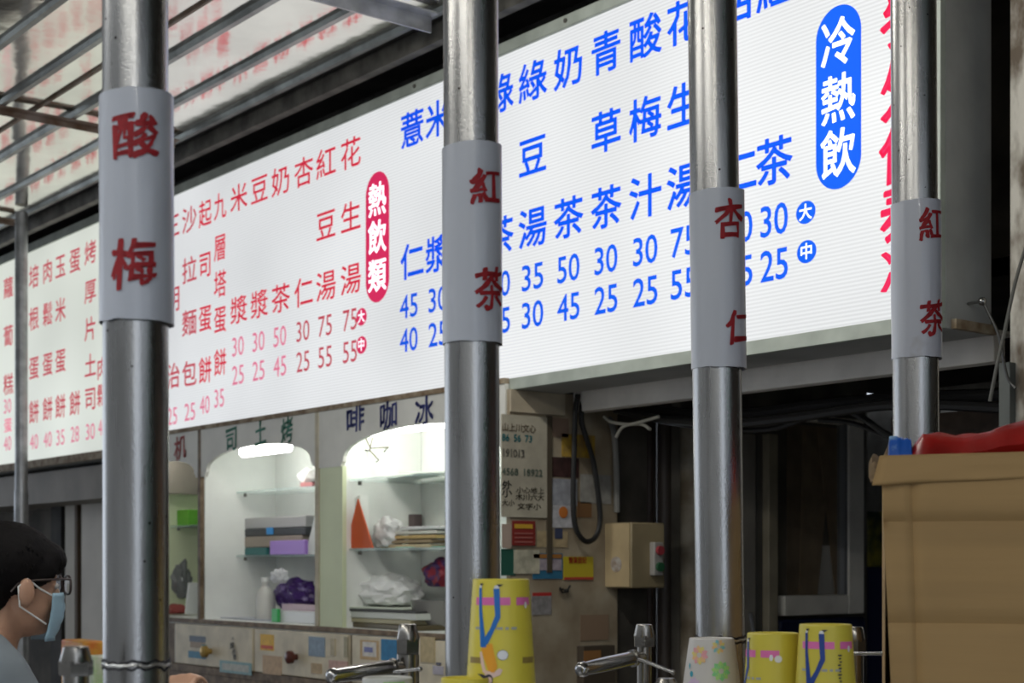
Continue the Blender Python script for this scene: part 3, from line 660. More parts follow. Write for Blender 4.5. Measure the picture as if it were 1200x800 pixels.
c = onY(515, 680, .2); lump('patterned_bag', (c.x+.03, .2, ZDK+.165), (.075, .055, .05), mat('red_purple_pattern', (.30, .03, .05), .4, col2=(.07, .03, .15), scale=35, lo=.45, hi=.55), 'red and purple patterned bag behind the grey bowl', 'bag', amp=.2)
# wire hooks below the arch of bay three
t = thing('wire_hook', 'thin bent wire hook hanging behind the coffee arch', 'hook', onY(434, 520, .06))
for pts in ([(428, 511), (434, 525), (455, 524), (450, 529)], [(433, 527), (444, 539), (441, 541)], [(413, 520), (425, 527), (433, 528), (437, 511), (440, 505)]):
    bm = bm_new(); tube(bm, [onY(x, y, .07) for x, y in pts], .0022, 8); obj('wire', bm, mat('dull_wire', (.10, .09, .05), .5), t)

# =================================================================== STICKER BOARD (cabinet end and the wall after it)
WALLST = mat('stained_board', (.36, .31, .225), .75, col2=(.24, .19, .125), scale=9, bump=.3)
bm = bm_new(); ye = onX(720, 600, 0).y
box(bm, -.001, .012, CYF+.001, ye, 0, CZ+.47)
sb = struct('wall_board', bm, WALLST)
bm = bm_new(); box(bm, -.12, -.002, .301, ye-.001, 0, CZ+.47); struct('wall_board_backing', bm, DARKWALL)
bm = bm_new(); y2 = onX(657, 470, .0).y; box(bm, .012, .019, CYF, y2, onX(620, 484, .012).z, CZ+.468); obj('board_header', bm, mat('cream_header', (.44, .38, .28), .6, var=.15, scale=9), sb)
XW = .0125
def px_sheet(nm, x0, y0, x1, y1, m, label, cat, t=.0012, k=0, parent=None, extra=None):
    X = XW+.0004+k*.0016
    a = onX(x0, y0, X); b = onX(x1, y1, X); zt_ = onX((x0+x1)/2, y0, X).z; zb_ = onX((x0+x1)/2, y1, X).z
    bm = bm_new(); box(bm, X, X+t, a.y, b.y, zb_, zt_)
    if parent: return obj(nm, bm, m, parent, smooth=False)
    return single(nm, bm, m, label, cat, smooth=False)
px_sheet('tall_board', 587, 487, 640, 606, mat('pale_note_board', (.40, .37, .29), .7, var=.12, scale=14), 'tall pale note sheet covered in handwriting beside pipe two', 'paper', t=.004)
def scrawl(pxl, m, s_h, X=XW+.0062, dens=.5):
    for (x0, x1, py, txt) in pxl:
        A = onX(x0, py, X); B = onX(x1, py, X); hh = s_h*((X-CX)/ray(x0)[0])/FOC
        n_ = len(txt); wd = abs(B.y-A.y)/n_
        for q_, ch in enumerate(txt):
            if ch == '-': continue
            bm = bm_new(); t_ = text2d(ch, wd*.85 if ord(ch) > 255 else None, hh, .02 if ord(ch) > 255 else .035); put(bm, brush(t_, .002, .1, 90, py+q_), flatX(X, A.y+wd*(q_+.5), A.z)); single_s(bm, m)
_note = [thing('handwriting', 'rows of marker handwriting on the tall pale note sheet', 'writing', onX(610, 550, XW+.006))]
def single_s(bm, m): obj('written_character', bm, m, _note[0], smooth=False)
scrawl([(588, 628, 500, '山上川文心')], mat('faded_brown_ink', (.15, .11, .07), .6), 9)
scrawl([(588, 624, 512, '86-56-73')], TEALI, 8)
scrawl([(588, 615, 530, '191013')], mat('faded_grey_ink', (.20, .19, .16), .6), 9)
scrawl([(588, 636, 552, '4568-18922')], mat('faded_green_ink', (.13, .18, .14), .6), 8)
scrawl([(588, 600, 568, '外'), (588, 600, 577, '小')], BLACKI, 10)
scrawl([(605, 638, 574, '小心地上'), (604, 638, 582, '木川六大'), (588, 603, 589, '大小'), (606, 634, 593, '文字小')], mat('dark_brown_ink', (.07, .06, .04), .6), 7)
bm = bm_new(); a = onX(640, 0, XW).y; b = onX(646, 0, XW).y; box(bm, .0125, .017, a, b, CZ-.02, onX(643, 487, XW).z); single('batten', bm, mat('dark_batten', (.07, .055, .035), .7), 'dark narrow upright strip right of the tall note sheet', 'strip')
px_sheet('paper_note', 647, 490, 666, 512, mat('brown_sticker', (.22, .15, .11), .7), 'brown faded square sticker high on the board', 'sticker')
px_sheet('paper_note', 658, 509, 697, 536, mat('mustard_sticker', (.42, .27, .03), .7, col2=(.25, .16, .05), scale=40), 'mustard yellow torn sticker behind the hanging black cable', 'sticker')
px_sheet('paper_note', 647, 536, 678, 559, mat('black_maroon_sticker', (.045, .02, .018), .6, var=.4, scale=30), 'blackish maroon sticker left of the hanging cable', 'sticker')
px_sheet('paper_note', 646, 561, 676, 592, mat('bluish_paper', (.30, .31, .34), .7, var=.2, scale=40), 'bluish white printed note under the maroon sticker', 'sticker')
px_sheet('paper_note', 680, 556, 716, 590, mat('greyish_paper', (.31, .30, .27), .7, var=.2, scale=30), 'greyish note with blue scrawl right of the hanging cable', 'sticker')
px_sheet('paper_note', 642, 592, 674, 618, mat('white_flyer', (.46, .46, .48), .6, var=.2, scale=50), 'white flyer with an orange round spot at mid board', 'sticker')
px_sheet('paper_note', 676, 588, 693, 606, mat('brown_small', (.20, .10, .04), .6), 'small brown sticker inside the cable loop', 'sticker')
bm = bm_new(); c = onX(660, 600, XW+.0025); tube(bm, [(c.x, c.y, c.z), (c.x+.001, c.y, c.z)], .016, 20); single('round_sticker', bm, mat('orange_spot', (.50, .16, .03), .6), 'round orange sticker on the white flyer', 'sticker')
px_sheet('paper_note', 600, 610, 627, 639, mat('maroon_card', (.22, .025, .02), .6), 'maroon card with yellow heading left on the board', 'sticker', k=3)
px_sheet('card_heading', 603, 614, 624, 619, mat('gold_print', (.55, .33, .03), .6), 'yellow printed heading strip on the maroon card', 'print', k=4)
for i, y in enumerate((624, 629, 634)):
    px_sheet('card_line', 603, y, 624, y+1.5, mat('dull_pink_print', (.34, .12, .10), .6), ['upper', 'middle', 'lower'][i]+' faint printed line on the maroon card', 'print', k=4)
px_sheet('paper_note', 588, 614, 599, 642, mat('pinkish_note', (.42, .33, .27), .7), 'narrow pinkish note left of the maroon card', 'sticker', k=3)
px_sheet('paper_note', 629, 622, 665, 641, mat('yellow_tan_note', (.36, .28, .16), .7, var=.2, scale=40), 'tan note between maroon card and cable loop', 'sticker')
px_sheet('paper_note', 650, 619, 659, 631, mat('navy_spot', (.04, .05, .10), .7), 'small dark blue sticker below the white flyer', 'sticker', k=1)
px_sheet('paper_note', 587, 643, 604, 674, mat('dark_green_card', (.02, .10, .07), .6), 'dark green card at lower left of the board', 'sticker')
px_sheet('paper_note', 602, 644, 632, 672, mat('beige_leaflet', (.45, .43, .33), .6, var=.25, scale=35), 'beige leaflet overlapping the dark green card', 'sticker', k=1)
px_sheet('paper_note', 624, 648, 659, 678, mat('blue_flyer', (.03, .15, .26), .6), 'blue flyer with brown top strip in the lower row', 'sticker')
px_sheet('flyer_band', 625, 649, 658, 654, mat('brown_band', (.33, .14, .03), .6), 'brown strip along the top of the blue flyer', 'print', k=1)
px_sheet('flyer_band', 632, 655, 658, 668, mat('pink_grey_band', (.32, .28, .32), .6, var=.2, scale=60), 'pinkish grey panel on the blue flyer', 'print', k=1)
px_sheet('paper_note', 660, 652, 695, 679, mat('yellow_flyer', (.47, .38, .02), .6), 'yellow flyer with red bands at the right of the lower row', 'sticker')
px_sheet('flyer_band', 661, 676, 695, 679, mat('red_band', (.42, .05, .03), .6), 'red line along the bottom of the yellow flyer', 'print', k=1)
X = XW+.0035
c = onX(677, 656, X); bm = bm_new(); put(bm, text2d('營業登記', .065, .018, .02, fit=True), flatX(X, c.y, c.z)); single('flyer_print', bm, REDI, 'red lettering at the top of the yellow flyer', 'print', smooth=False)
px_sheet('name_plate', 624, 694, 646, 698, mat('red_plate', (.42, .03, .03), .5), 'red strip above the grey plate beside the tall yellow cup', 'plate')
px_sheet('name_plate', 623, 698, 646, 720, mat('grey_plate', (.24, .23, .23), .6, var=.2, scale=60), 'grey printed plate beside the tall yellow cup', 'plate')
px_sheet('paper_note', 680, 720, 713, 750, mat('brown_sheet', (.25, .17, .11), .7), 'faint brown sheet low on the board', 'sticker')
px_sheet('open_box', 676, 756, 712, 800, mat('dark_hole', (.06, .045, .03), .8), 'dark square box opening low on the board', 'box', t=.03)
px_sheet('box_label', 684, 762, 704, 776, mat('orange_brown', (.28, .13, .04), .7), 'orange brown square in the dark box opening', 'print', k=20)
t = thing('coat_hook', 'small double black hook under the yellow flyer', 'hook', onX(661, 690, XW))
for pts in ([(656, 688), (659, 694), (664, 693), (668, 686)], [(660, 690), (656, 691)]):
    bm = bm_new(); tube(bm, [onX(x, y, XW+.012) for x, y in pts], .003, 8); obj('prong', bm, BLACKR, t)
bm = bm_new(); c = onX(662, 692, XW); tube(bm, [(XW, c.y, c.z), (XW+.012, c.y, c.z)], .005, 8); obj('base', bm, BLACKR, t)
# hanging cable loop
def cable(name, pts, r, m, label, X=None, Y=None, seg=8, n=6):
    P = [onX(x, y, X) if X is not None else onY(x, y, Y) for x, y in pts] if len(pts[0]) == 2 else [Vector(p) for p in pts]
    out = []
    for i in range(len(P)-1):
        p0 = P[max(i-1, 0)]; p1 = P[i]; p2 = P[i+1]; p3 = P[min(i+2, len(P)-1)]
        for k in range(n):
            t = k/n; out.append(.5*((2*p1)+(p2-p0)*t+(2*p0-5*p1+4*p2-p3)*t*t+(3*p1-p0-3*p2+p3)*t**3))
    out.append(P[-1]); bm = bm_new(); tube(bm, out, r, seg); return single(name, bm, m, label, 'cable')
cable('cable', [(677, 462), (674, 485), (673, 520), (672, 560), (672, 600), (676, 622), (686, 634), (697, 630), (703, 612), (701, 580), (695, 540), (686, 510), (681, 490), (683, 466)], .0075, BLACKR, 'thick black cable hanging in a long loop before the sticker board', X=.05)
# recess: black pipes, conduits
for i, (px, r, m, lb) in enumerate([(727, .016, mat('black_conduit', (.03, .03, .03), .4), 'black conduit at the left of the dark recess'), (742, .02, mat('black_conduit', (.03, .03, .03), .4), 'thicker black conduit in the middle of the dark recess'),
                         (760, .014, mat('brown_conduit', (.06, .04, .03), .5), 'brownish conduit in the dark recess'), (778, .022, mat('dark_brown_pipe', (.07, .055, .045), .5), 'dark brown pipe at the right of the recess')]):
    c = onX(px, 600, -.06); bm = bm_new(); tube(bm, [(-.06, c.y, 0), (-.06, c.y, CZ+.6)], r, 14); single('conduit', bm, m, lb, 'pipe')
c = onX(808, 600, .02)
bm = bm_new(); tube(bm, [(.03, c.y, 0), (.03, c.y, CZ+.44)], .035, 20); single('wall_pipe', bm, mat('old_white_pipe', (.33, .30, .24), .6, col2=(.14, .11, .07), scale=10), 'pale round drain pipe with peeling paint left of pipe three', 'pipe')
# fuse box
zt_ = onX(740, 612, .1).z; zb_ = onX(740, 689, .1).z; ya = onX(740, 650, .115).y; yb = onX(779, 650, .115).y
eb = thing('fuse_box', 'beige wooden fuse box on the wall with a push button switch', 'box', (.06, (ya+yb)/2, zb_))
bm = bm_new(); box(bm, .0, .115, ya, yb, zb_, zt_); obj('body', bm, mat('beige_box', (.26, .21, .12), .6, var=.12, scale=12), eb, bevel=.004)
bm = bm_new(); box(bm, .008, .11, ya-.004, ya-.0002, zb_+.004, zt_-.002); obj('side_panel', bm, mat('tan_box_side', (.42, .33, .19), .6, var=.1, scale=12), eb)  # left side coloured lighter for the light falling on it
bm = bm_new(); c = onY(722, 661, ya-.005); tube(bm, [(c.x, ya-.004, c.z), (c.x, ya-.0055, c.z)], .022, 12); obj('torn_label', bm, mat('torn_white', (.42, .40, .38), .7, col2=(.26, .2, .15), scale=60), eb)
c0 = onX(767, 654, .117); bm = bm_new(); box(bm, .1152, .135, c0.y-.018, c0.y+.018, c0.z-.048, c0.z+.045); sw = obj('switch', bm, mat('switch_grey', (.30, .29, .27), .5), eb, bevel=.003)
for dz, m in ((.022, mat('red_button', (.30, .04, .05), .4)), (-.024, mat('green_button', (.02, .09, .04), .4))):
    bm = bm_new(); tube(bm, [(.1352, c0.y, c0.z+dz), (.144, c0.y, c0.z+dz)], .013, 16); obj('button', bm, m, sw)
# upright panels, doorway and window of the alley
def alley(nm, px0, px1, py0, py1, X, t, m, lb, cat, z0=None, st=False):
    a = onX(px0, 0, X).y; b = onX(px1, 0, X).y; zt_ = onX((px0+px1)/2, py0, X).z; zb_ = 0.0 if z0 is None else onX((px0+px1)/2, py1, X).z
    bm = bm_new(); box(bm, X-t, X, a, b, zb_, zt_)
    return struct(nm, bm, m, bevel=.003) if st else single(nm, bm, m, lb, cat, bevel=.003)
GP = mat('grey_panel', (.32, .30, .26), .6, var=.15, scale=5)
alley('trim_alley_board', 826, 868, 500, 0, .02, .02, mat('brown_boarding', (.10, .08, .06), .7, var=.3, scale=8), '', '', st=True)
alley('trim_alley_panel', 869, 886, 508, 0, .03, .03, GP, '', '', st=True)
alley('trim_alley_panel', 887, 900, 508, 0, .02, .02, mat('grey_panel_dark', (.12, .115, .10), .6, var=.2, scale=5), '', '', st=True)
alley('trim_alley_post', 901, 912, 508, 0, .045, .045, mat('tan_post', (.38, .34, .25), .6, var=.15, scale=9), '', '', st=True)
# window with wide pale frame, glass, planks behind
ya, yb = onX(920, 0, .05).y, onX(1013, 0, .05).y; za, zb2 = onX(965, 720, .05).z, onX(965, 487, .05).z
fw_b = zb2*0+(onX(965, 697, .05).z-za); ysl = onX(995, 0, .05).y
WF = mat('window_frame_paint', (.80, .78, .71), .5, var=.1, scale=8)
bm = bm_new()
box(bm, .012, .05, ysl, yb, za, zb2); box(bm, .012, .05, ya, ysl-.0005, za, za+fw_b); box(bm, .012, .05, ya, ysl-.0005, zb2-.02, zb2)
win = struct('window_1', bm, WF, bevel=.004)
bm = bm_new(); a2 = onX(990, 0, .04).y; box(bm, .014, .044, a2-.006, ysl-.001, za+fw_b, zb2-.02); obj('glazing_bead', bm, mat('grey_bead', (.25, .27, .29), .4, .3), win)
bm = bm_new(); box(bm, .022, .025, ya, a2-.007, za+fw_b+.001, zb2-.021); obj('window_pane', bm, mat('dusty_glass', (.32, .28, .22), .15, alpha=.15), win, smooth=False)
for i, (pa, pb, pc, pd, m) in enumerate([(922, 948, 922, 940, mat('plank_a', (.20, .14, .085), .7, var=.25, scale=12)), (940, 975, 935, 955, mat('plank_b', (.28, .20, .12), .7, var=.2, scale=12)), (955, 992, 978, 992, mat('plank_c', (.24, .165, .095), .7, var=.2, scale=12))]):
    X = .004; bm = bm_new()
    prism(bm, [(onX(pa, 0, X).y, zb2-.03), (onX(pb, 0, X).y, zb2-.03), (onX(pd, 0, X).y, za+.02), (onX(pc, 0, X).y, za+.02)], 'X', .003+i*.004, .006+i*.004)
    single('plank', bm, m, ['dark brown plank at the left behind the alley window', 'wide brown plank in the middle behind the alley window', 'slanting brown plank at the right behind the alley window'][i], 'plank')
bm = bm_new(); box(bm, .0005, .0025, onX(922, 0, 0).y, onX(990, 0, 0).y, za+.02, za+.22); single('paper_sheet', bm, mat('grey_white_sheet', (.6, .6, .58), .7), 'grey white sheet behind the planks of the alley window', 'paper')
c = onX(905, 735, .08)   # small latch bottom left of the window
bm = bm_new(); tube(bm, [onX(879, 718, .035), onX(884, 745, .035)], .006, 8); single('door_latch', bm, mat('silver_latch', (.6, .62, .66), .3, .8), 'small silver latch on the grey alley panels', 'latch')
# coloured goods deep in the alley
bm = bm_new(); ya_, yb_ = onX(914, 0, .03).y, onX(1015, 0, .03).y; box(bm, .001, .03, ya_, yb_, 0, onX(965, 724, .03).z)
single('tarp', bm, mat('blue_tarp', (.012, .022, .075), .5, var=.3, scale=9), 'dark blue tarpaulin hanging below the alley window', 'tarp', bevel=.01)
c0, c1 = onX(1018, 0, 0), onX(1060, 0, 0)
bm = bm_new(); zq_ = onX(1029, 664, 0).z; box(bm, -.4, -.001, c0.y, c1.y, 0, zq_-.001); single('shelf_block', bm, mat('navy_block', (.012, .018, .06), .6), 'dark blue block carrying the yellow crate in the alley', 'block')
bm = bm_new(); box(bm, -.35, -.002, c0.y+.002, c1.y, zq_, onX(1029, 599, 0).z); single('crate', bm, mat('yellow_crate', (.30, .26, .03), .5, col2=(.03, .05, .03), scale=14), 'yellow and dark crate in the alley left of the cardboard box', 'crate', bevel=.006)
# cables under the beam
CB = mat('black_cable', (.015, .015, .015), .35)
cab_list = [([(722, 480), (790, 492), (860, 496), (940, 488), (1050, 474), (1180, 478)], .012, 'lowest thick black cable under the white beam'),
    ([(715, 470), (800, 484), (880, 484), (960, 474), (1060, 466), (1180, 462)], .014, 'uppermost thick black cable under the white beam'),
    ([(740, 486), (820, 500), (900, 503), (985, 480), (1045, 512), (1090, 520)], .008, 'thin black cable sagging toward pipe four'),
    ([(760, 478), (860, 490), (930, 482), (1010, 470), (1100, 480)], .010, 'middle black cable under the white beam'),
    ([(960, 492), (1000, 496), (1050, 516)], .006, 'short black cable dropping across the alley window corner'),
    ([(860, 494), (890, 497), (935, 492), (985, 478)], .009, 'greyish cable above the alley window')]
for i, (pts, r, lb) in enumerate(cab_list):
    cable('cable', pts, r, CB if i != 5 else mat('grey_cable', (.13, .13, .13), .3), lb, Y=.30+.035*i)
WC = mat('white_cable', (.45, .44, .38), .4)
cable('cable', [(708, 488), (716, 494), (735, 497), (752, 497), (762, 503)], .0045, WC, 'upper white cable curling at the corner above the recess', Y=.27)
cable('cable', [(722, 512), (730, 500), (748, 495), (772, 488)], .0045, WC, 'lower white cable rising right above the recess', Y=.262)
cable('cable', [(690, 475), (706, 484), (718, 500), (722, 540), (723, 600)], .009, mat('grey_hose', (.16, .16, .15), .4), 'grey hose curving down along the edge of the sticker board', Y=.245+.1)
bm = bm_new(); box(bm, .03, XR+.2, .60, .63, CZ+.42, CZ+.435); box(bm, .03, XR+.2, .70, .73, CZ+.42, CZ+.435); single('cable_tray', bm, STEELD, 'dark metal cable tray running under the white beam', 'tray')
bm = bm_new(); a = onY(1050, 0, .6).x; box(bm, a, a+.6, .58, .64, CZ+.29, CZ+.37); single('shutter_arm', bm, mat('brown_iron', (.10, .07, .05), .6, var=.4, scale=15), 'rusty brown iron bar deep under the beam behind pipe four', 'bar')
bm = bm_new(); tube(bm, [atD(1126, 505, 3.6), atD(1152, 480, 3.6), atD(1172, 470, 3.6)], .014, 10); single('bracket_bar', bm, mat('grimy_bar', (.20, .15, .09), .6, var=.4, scale=20), 'grimy slanting bracket above the red bag', 'bar')
# right end post and gap
xa = onY(1184, 0, .12).x
bm = bm_new(); box(bm, xa, xa+.45, .12, .32, 0, CZ+1.6); struct('wall_post_right', bm, mat('mottled_post', (.58, .56, .50), .75, col2=(.13, .10, .07), scale=16, lo=.34, hi=.52, stretch=(1, 1, .5), bump=.4))
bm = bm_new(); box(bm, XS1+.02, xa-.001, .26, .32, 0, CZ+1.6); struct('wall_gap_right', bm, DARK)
bm = bm_new(); ya_ = .10; xq = onY(1177, 480, .1).x; box(bm, xq-.012, xq+.012, .1, .14, CZ+.1, CZ+.40); struct('trim_right_strut', bm, mat('strut', (.08, .09, .085), .5))
cable('cable', [(1205, 280), (1190, 330), (1178, 385), (1168, 430), (1160, 470)], .0035, mat('thin_grey_cable', (.10, .10, .09), .4), 'thin grey cable slanting across the gap at the right edge', Y=.05)
cable('cable', [(1152, 353), (1160, 370), (1171, 395), (1180, 440), (1190, 455)], .003, CB, 'thin black lead dropping from the plug at the end of the sign', Y=.085)
# thin post under the roof near the left sign
c = atD(25, 300, 6.3)
bm = bm_new(); tube(bm, [(c.x, c.y, 0), (c.x, c.y, onY(25, 575, c.y).z)], .029, 20); tube(bm, [(c.x, c.y, onY(25, 575, c.y).z), (c.x, c.y, RZ-.012)], .026, 20)
single('canopy_post', bm, GALV, 'thin galvanised post before the yellowish food sign at the left edge', 'post')

# =================================================================== FOREGROUND: drink pipes with sleeves
SEAM = mat('weld_bead', (.62, .62, .60), .3, 1.0, bump=.8, bscale=300)
BURN = mat('weld_burn', (.03, .03, .035), .5, .6)
CTZ = CZ-.36          # top of the stainless counter
pipes = [  # px at top, px at y 740, diameter px, depth, sleeve top y, bottom y, sleeve centre px, sleeve w px, letters (char, px, py, hpx)
    (158.5, 159.6, 75.5, 1.38, 112, 380, 160.5, 84.5, [('酸', 159, 171, 56, 52), ('梅', 157, 317, 52, 56)], 'drink pipe at the far left, its white sleeve painted 酸梅'),
    (551.5, 554.0, 64.5, 1.61, 171, 404, 553.5, 69.5, [('紅', 571, 227, 42, 42), ('茶', 575, 344, 44, 48)], 'second drink pipe from the left, its white sleeve painted 紅茶 beside the tall yellow cup'),
    (834.5, 844.0, 57.0, 1.84, 224, 433, 841.5, 63.5, [('杏', 857, 264, 38, 44), ('仁', 865, 387, 38, 40)], 'third drink pipe, leaning slightly, its white sleeve painted 杏仁'),
    (1070.5, 1074.5, 52.5, 2.02, 236, 421, 1075.5, 57, [('紅', 1094, 269, 35, 38), ('茶', 1095, 377, 38, 40)], 'drink pipe behind the cardboard box, its white sleeve painted 紅茶')]
for i, (pt, pb, dpx, d, y0, y1, sc, sw_, letters, lb) in enumerate(pipes):
    r = dpx/2*d/FOC
    T0 = atD(pt, 0, d); B0 = atD(pb, 740, d); dirv = (T0-B0)/(T0.z-B0.z)
    at = lambda z: B0+dirv*(z-B0.z)
    zbot = onZ = CTZ
    t = thing('drink_pipe', lb, 'pipe', at(CTZ))
    bm = bm_new(); n = 40
    zend = CZ-.087 if i != 1 else CZ-.087
    tube(bm, [at(zend-.002)+Vector((0, 0, .0))]+[at(zend+(RZ-.08-zend)*k/n) for k in range(1, n+1)], r, 56); obj('tube', bm, PIPE, t)
    if i == 1:
        bm = bm_new(); tube(bm, [at(CTZ+.11), at(zend-.002)], r, 56); obj('lower_tube', bm, PIPE, t)
        bm = bm_new(); tube(bm, [at(CTZ), at(CTZ+.11)], r*.6, 32); obj('foot', bm, STEELD, t)
    else:
        bm = bm_new(); tube(bm, [at(CTZ), at(zend-.0045)], r*.995, 56); obj('lower_tube', bm, PIPE, t)
        bm = bm_new(); ctr = at(zend-.004); ring = []
        for k in range(80):
            a = 2*PI*k/80; ring.append(ctr+Vector(((r+.0003)*math.cos(a), (r+.0003)*math.sin(a), .0025*noise.noise((a*2.5, i*7, 0)))))
        ring.append(ring[0]); tube(bm, ring, .0015, 6, cap=False); obj('weld_seam', bm, SEAM, t)
        for dz in (.0045, -.0045):
            bm = bm_new(); ring2 = [p+Vector((0, 0, dz*(.7+.6*noise.noise((k*.35, dz*900, i))))) for k, p in enumerate(ring)]; ring2[-1] = ring2[0]
            tube(bm, ring2, .0011, 5, cap=False); obj('weld_burn', bm, BURN, t)
    # flange under roof
    bm = bm_new(); c = at(RZ-.08); tube(bm, [c, c+Vector((0, 0, .055))], r*1.25, 32); obj('socket', bm, STEELD, t)
    # sleeve: a rolled sheet, slightly loose and ragged
    zt_ = CZ+(662-y0-3)*d/FOC; zb_ = CZ+(662-y1)*d/FOC; rs = sw_/2*d/FOC+.0004
    bm = bm_new(); seg = 96; m_ = 26; rows = []
    off = atD(sc, 300, d)-atD((pt*.6+pb*.4), 300, d); lim = (rs-r-.0013)/.9; off = off*min(1, lim/max(off.length, 1e-6))
    for thick in (0, 1):
        for k in range(m_+1):
            f = k/m_; z = zb_+(zt_-zb_)*f; c = at(z)+off*.9; row = []
            for s in range(seg):
                a = 2*PI*s/seg
                rr = rs-.0007*thick+.0006*noise.noise((math.cos(a)*1.5+i*5, math.sin(a)*1.5, f*3))
                zz_ = z+(.0012*noise.noise((math.cos(a)*2, math.sin(a)*2, i*3+9*f)) if k in (0, m_) else 0)
                if k == m_: zz_ += .002*math.cos(a-1.0)
                row.append(bm.verts.new((c.x+rr*math.cos(a), c.y+rr*math.sin(a), zz_)))
            rows.append(row)
    for off_ in (0, m_+1):
        for k in range(m_):
            q, s_ = rows[off_+k], rows[off_+k+1]
            for s in range(seg): bm.faces.new((q[s], q[(s+1) % seg], s_[(s+1) % seg], s_[s]))
    for k in (0, m_):
        q, s_ = rows[k], rows[m_+1+k]
        for s in range(seg): bm.faces.new((q[s], q[(s+1) % seg], s_[(s+1) % seg], s_[s]))
    sl = obj('sleeve', bm, SLEEVE, t)
    phi0 = math.atan2(-FY, -FX)
    u_c = (sc-600)/FOC; phi0 += -math.atan(u_c)   # turn toward the viewer's side of this pipe
    for j, (ch, px, py, wpx, hpx) in enumerate(letters):
        z = CZ+(662-py)*d/FOC; h = hpx*d/FOC; sx = (px-sc)/(sw_/2); sx = max(-.9, min(.9, sx)); am = math.asin(sx)
        wd = wpx*d/FOC*(1.0 if abs(sx) < .3 else 1.0)
        t2 = sliced(brush(text2d(ch, wd*.88, h*.92, .026, vary=1), .0022, .14, 70, i*3+j))
        rr = rs+.0009; bm = bm_new(); c = at(z)+off*.9
        put(bm, t2, lambda u, v: (c.x+rr*math.cos(phi0+am+u/rr), c.y+rr*math.sin(phi0+am+u/rr), z+v))
        obj('brush_character', bm, INK, sl, smooth=False)
# small rust specks on sleeve one
# =================================================================== TAPS
def hexnut(c, r, h, top=.72):
    bm = bm_new(); rz = .35
    lathe(bm, c, [(r*.97, 0), (r, .003), (r, h*.5)], 6, rz)
    lathe(bm, c, [(r*.90, h*.42), (r*.93, h*.5), (r*top, h*.97), (r*(top-.08), h)], 28)
    return bm
def tap(label, px, ytop, ynut, wpx, d, neck, handle=None, rod=None, extra=None):
    c = atD(px, ynut, d); r = wpx/2*d/FOC*1.06; h = (ynut-ytop)*d/FOC
    t = thing('drink_tap', label, 'tap', (c.x, c.y, CTZ))
    o = obj('nut', hexnut(c, r, h), CHROMED, t)
    bm = bm_new(); rn = neck/2*d/FOC; lathe(bm, (c.x, c.y, CTZ), [(rn*1.8, 0), (rn*1.8, .01), (rn, .014), (rn, c.z-CTZ-.0003)], 28); obj('neck', bm, CHROMED, t)
    if handle:
        (x0, y0, x1, y1, rp, d0, d1) = handle
        a = atD(x0, y0, d0); b = atD(x1, y1, d1); rr = rp*d0/FOC
        bm = bm_new(); v = (b-a)
        tube(bm, [a-v*.0, a+v*.12, a+v*.5, b-v*.01], [rr*.78, rr*.9, rr, rr*.95], 24); hb = obj('handle', bm, CHROME, t)
        bm = bm_new(); tube(bm, [a-v.normalized()*rr*.9, a-v.normalized()*rr*.7, a-v.normalized()*rr*.3, a+v*.03], [rr*.3, rr*.75, rr*.98, rr*.98], 20); obj('handle_tip', bm, CHROME, hb)
        bm = bm_new(); tube(bm, [b-v*.03, b+v*.02], rr*1.15, 20); obj('collar', bm, CHROMED, t)
        bm = bm_new(); tube(bm, [b, Vector((c.x, c.y, b.z))], rr*.7, 16); obj('joint', bm, CHROMED, t)
    if rod:
        (x0, y0, x1, y1, d0) = rod; a = atD(x0, y0, d0); b = atD(x1, y1, d0-.02)
        bm = bm_new(); tube(bm, [a, b], .0022, 10); ell(bm, b, (.0032,)*3, sub=2); obj('pin', bm, CHROME, t)
    return t
tap('nearest drink tap with hexagonal steel nut at the lower left, before the person', 89, 757, 791, 38, 1.30, 30)
t2_ = tap('drink tap with long handle between the person and pipe two', 478, 731, 766, 27, 1.72, 26.5, handle=(391, 792, 461, 782, 10, 1.66, 1.70), rod=(462, 787, 492, 783.5, 1.66))
bm = bm_new(); c = atD(469, 777, 1.72); ell(bm, (c.x+.011*-FX*0+.006*-FX, c.y-.006*FY, c.z), (.004, .004, .0075), sub=2); obj('hole', bm, DARK, t2_)
tap('drink tap left of pipe three, its handle ending in a rounded tip', 755, 731, 757.5, 25, 1.9, 17, handle=(683, 784, 742, 771, 9.3, 1.80, 1.87), rod=(748, 771.5, 789, 787.5, 1.84))
tap('drink tap mostly hidden behind the rightmost yellow cup', 1003, 734, 764, 22, 1.98, 18, rod=(1000, 765.5, 1034, 765.5, 1.86))
tap('low drink tap showing only its domed top between pipe two tap and the floral cup', 781, 794, 806, 26, 1.78, 20)
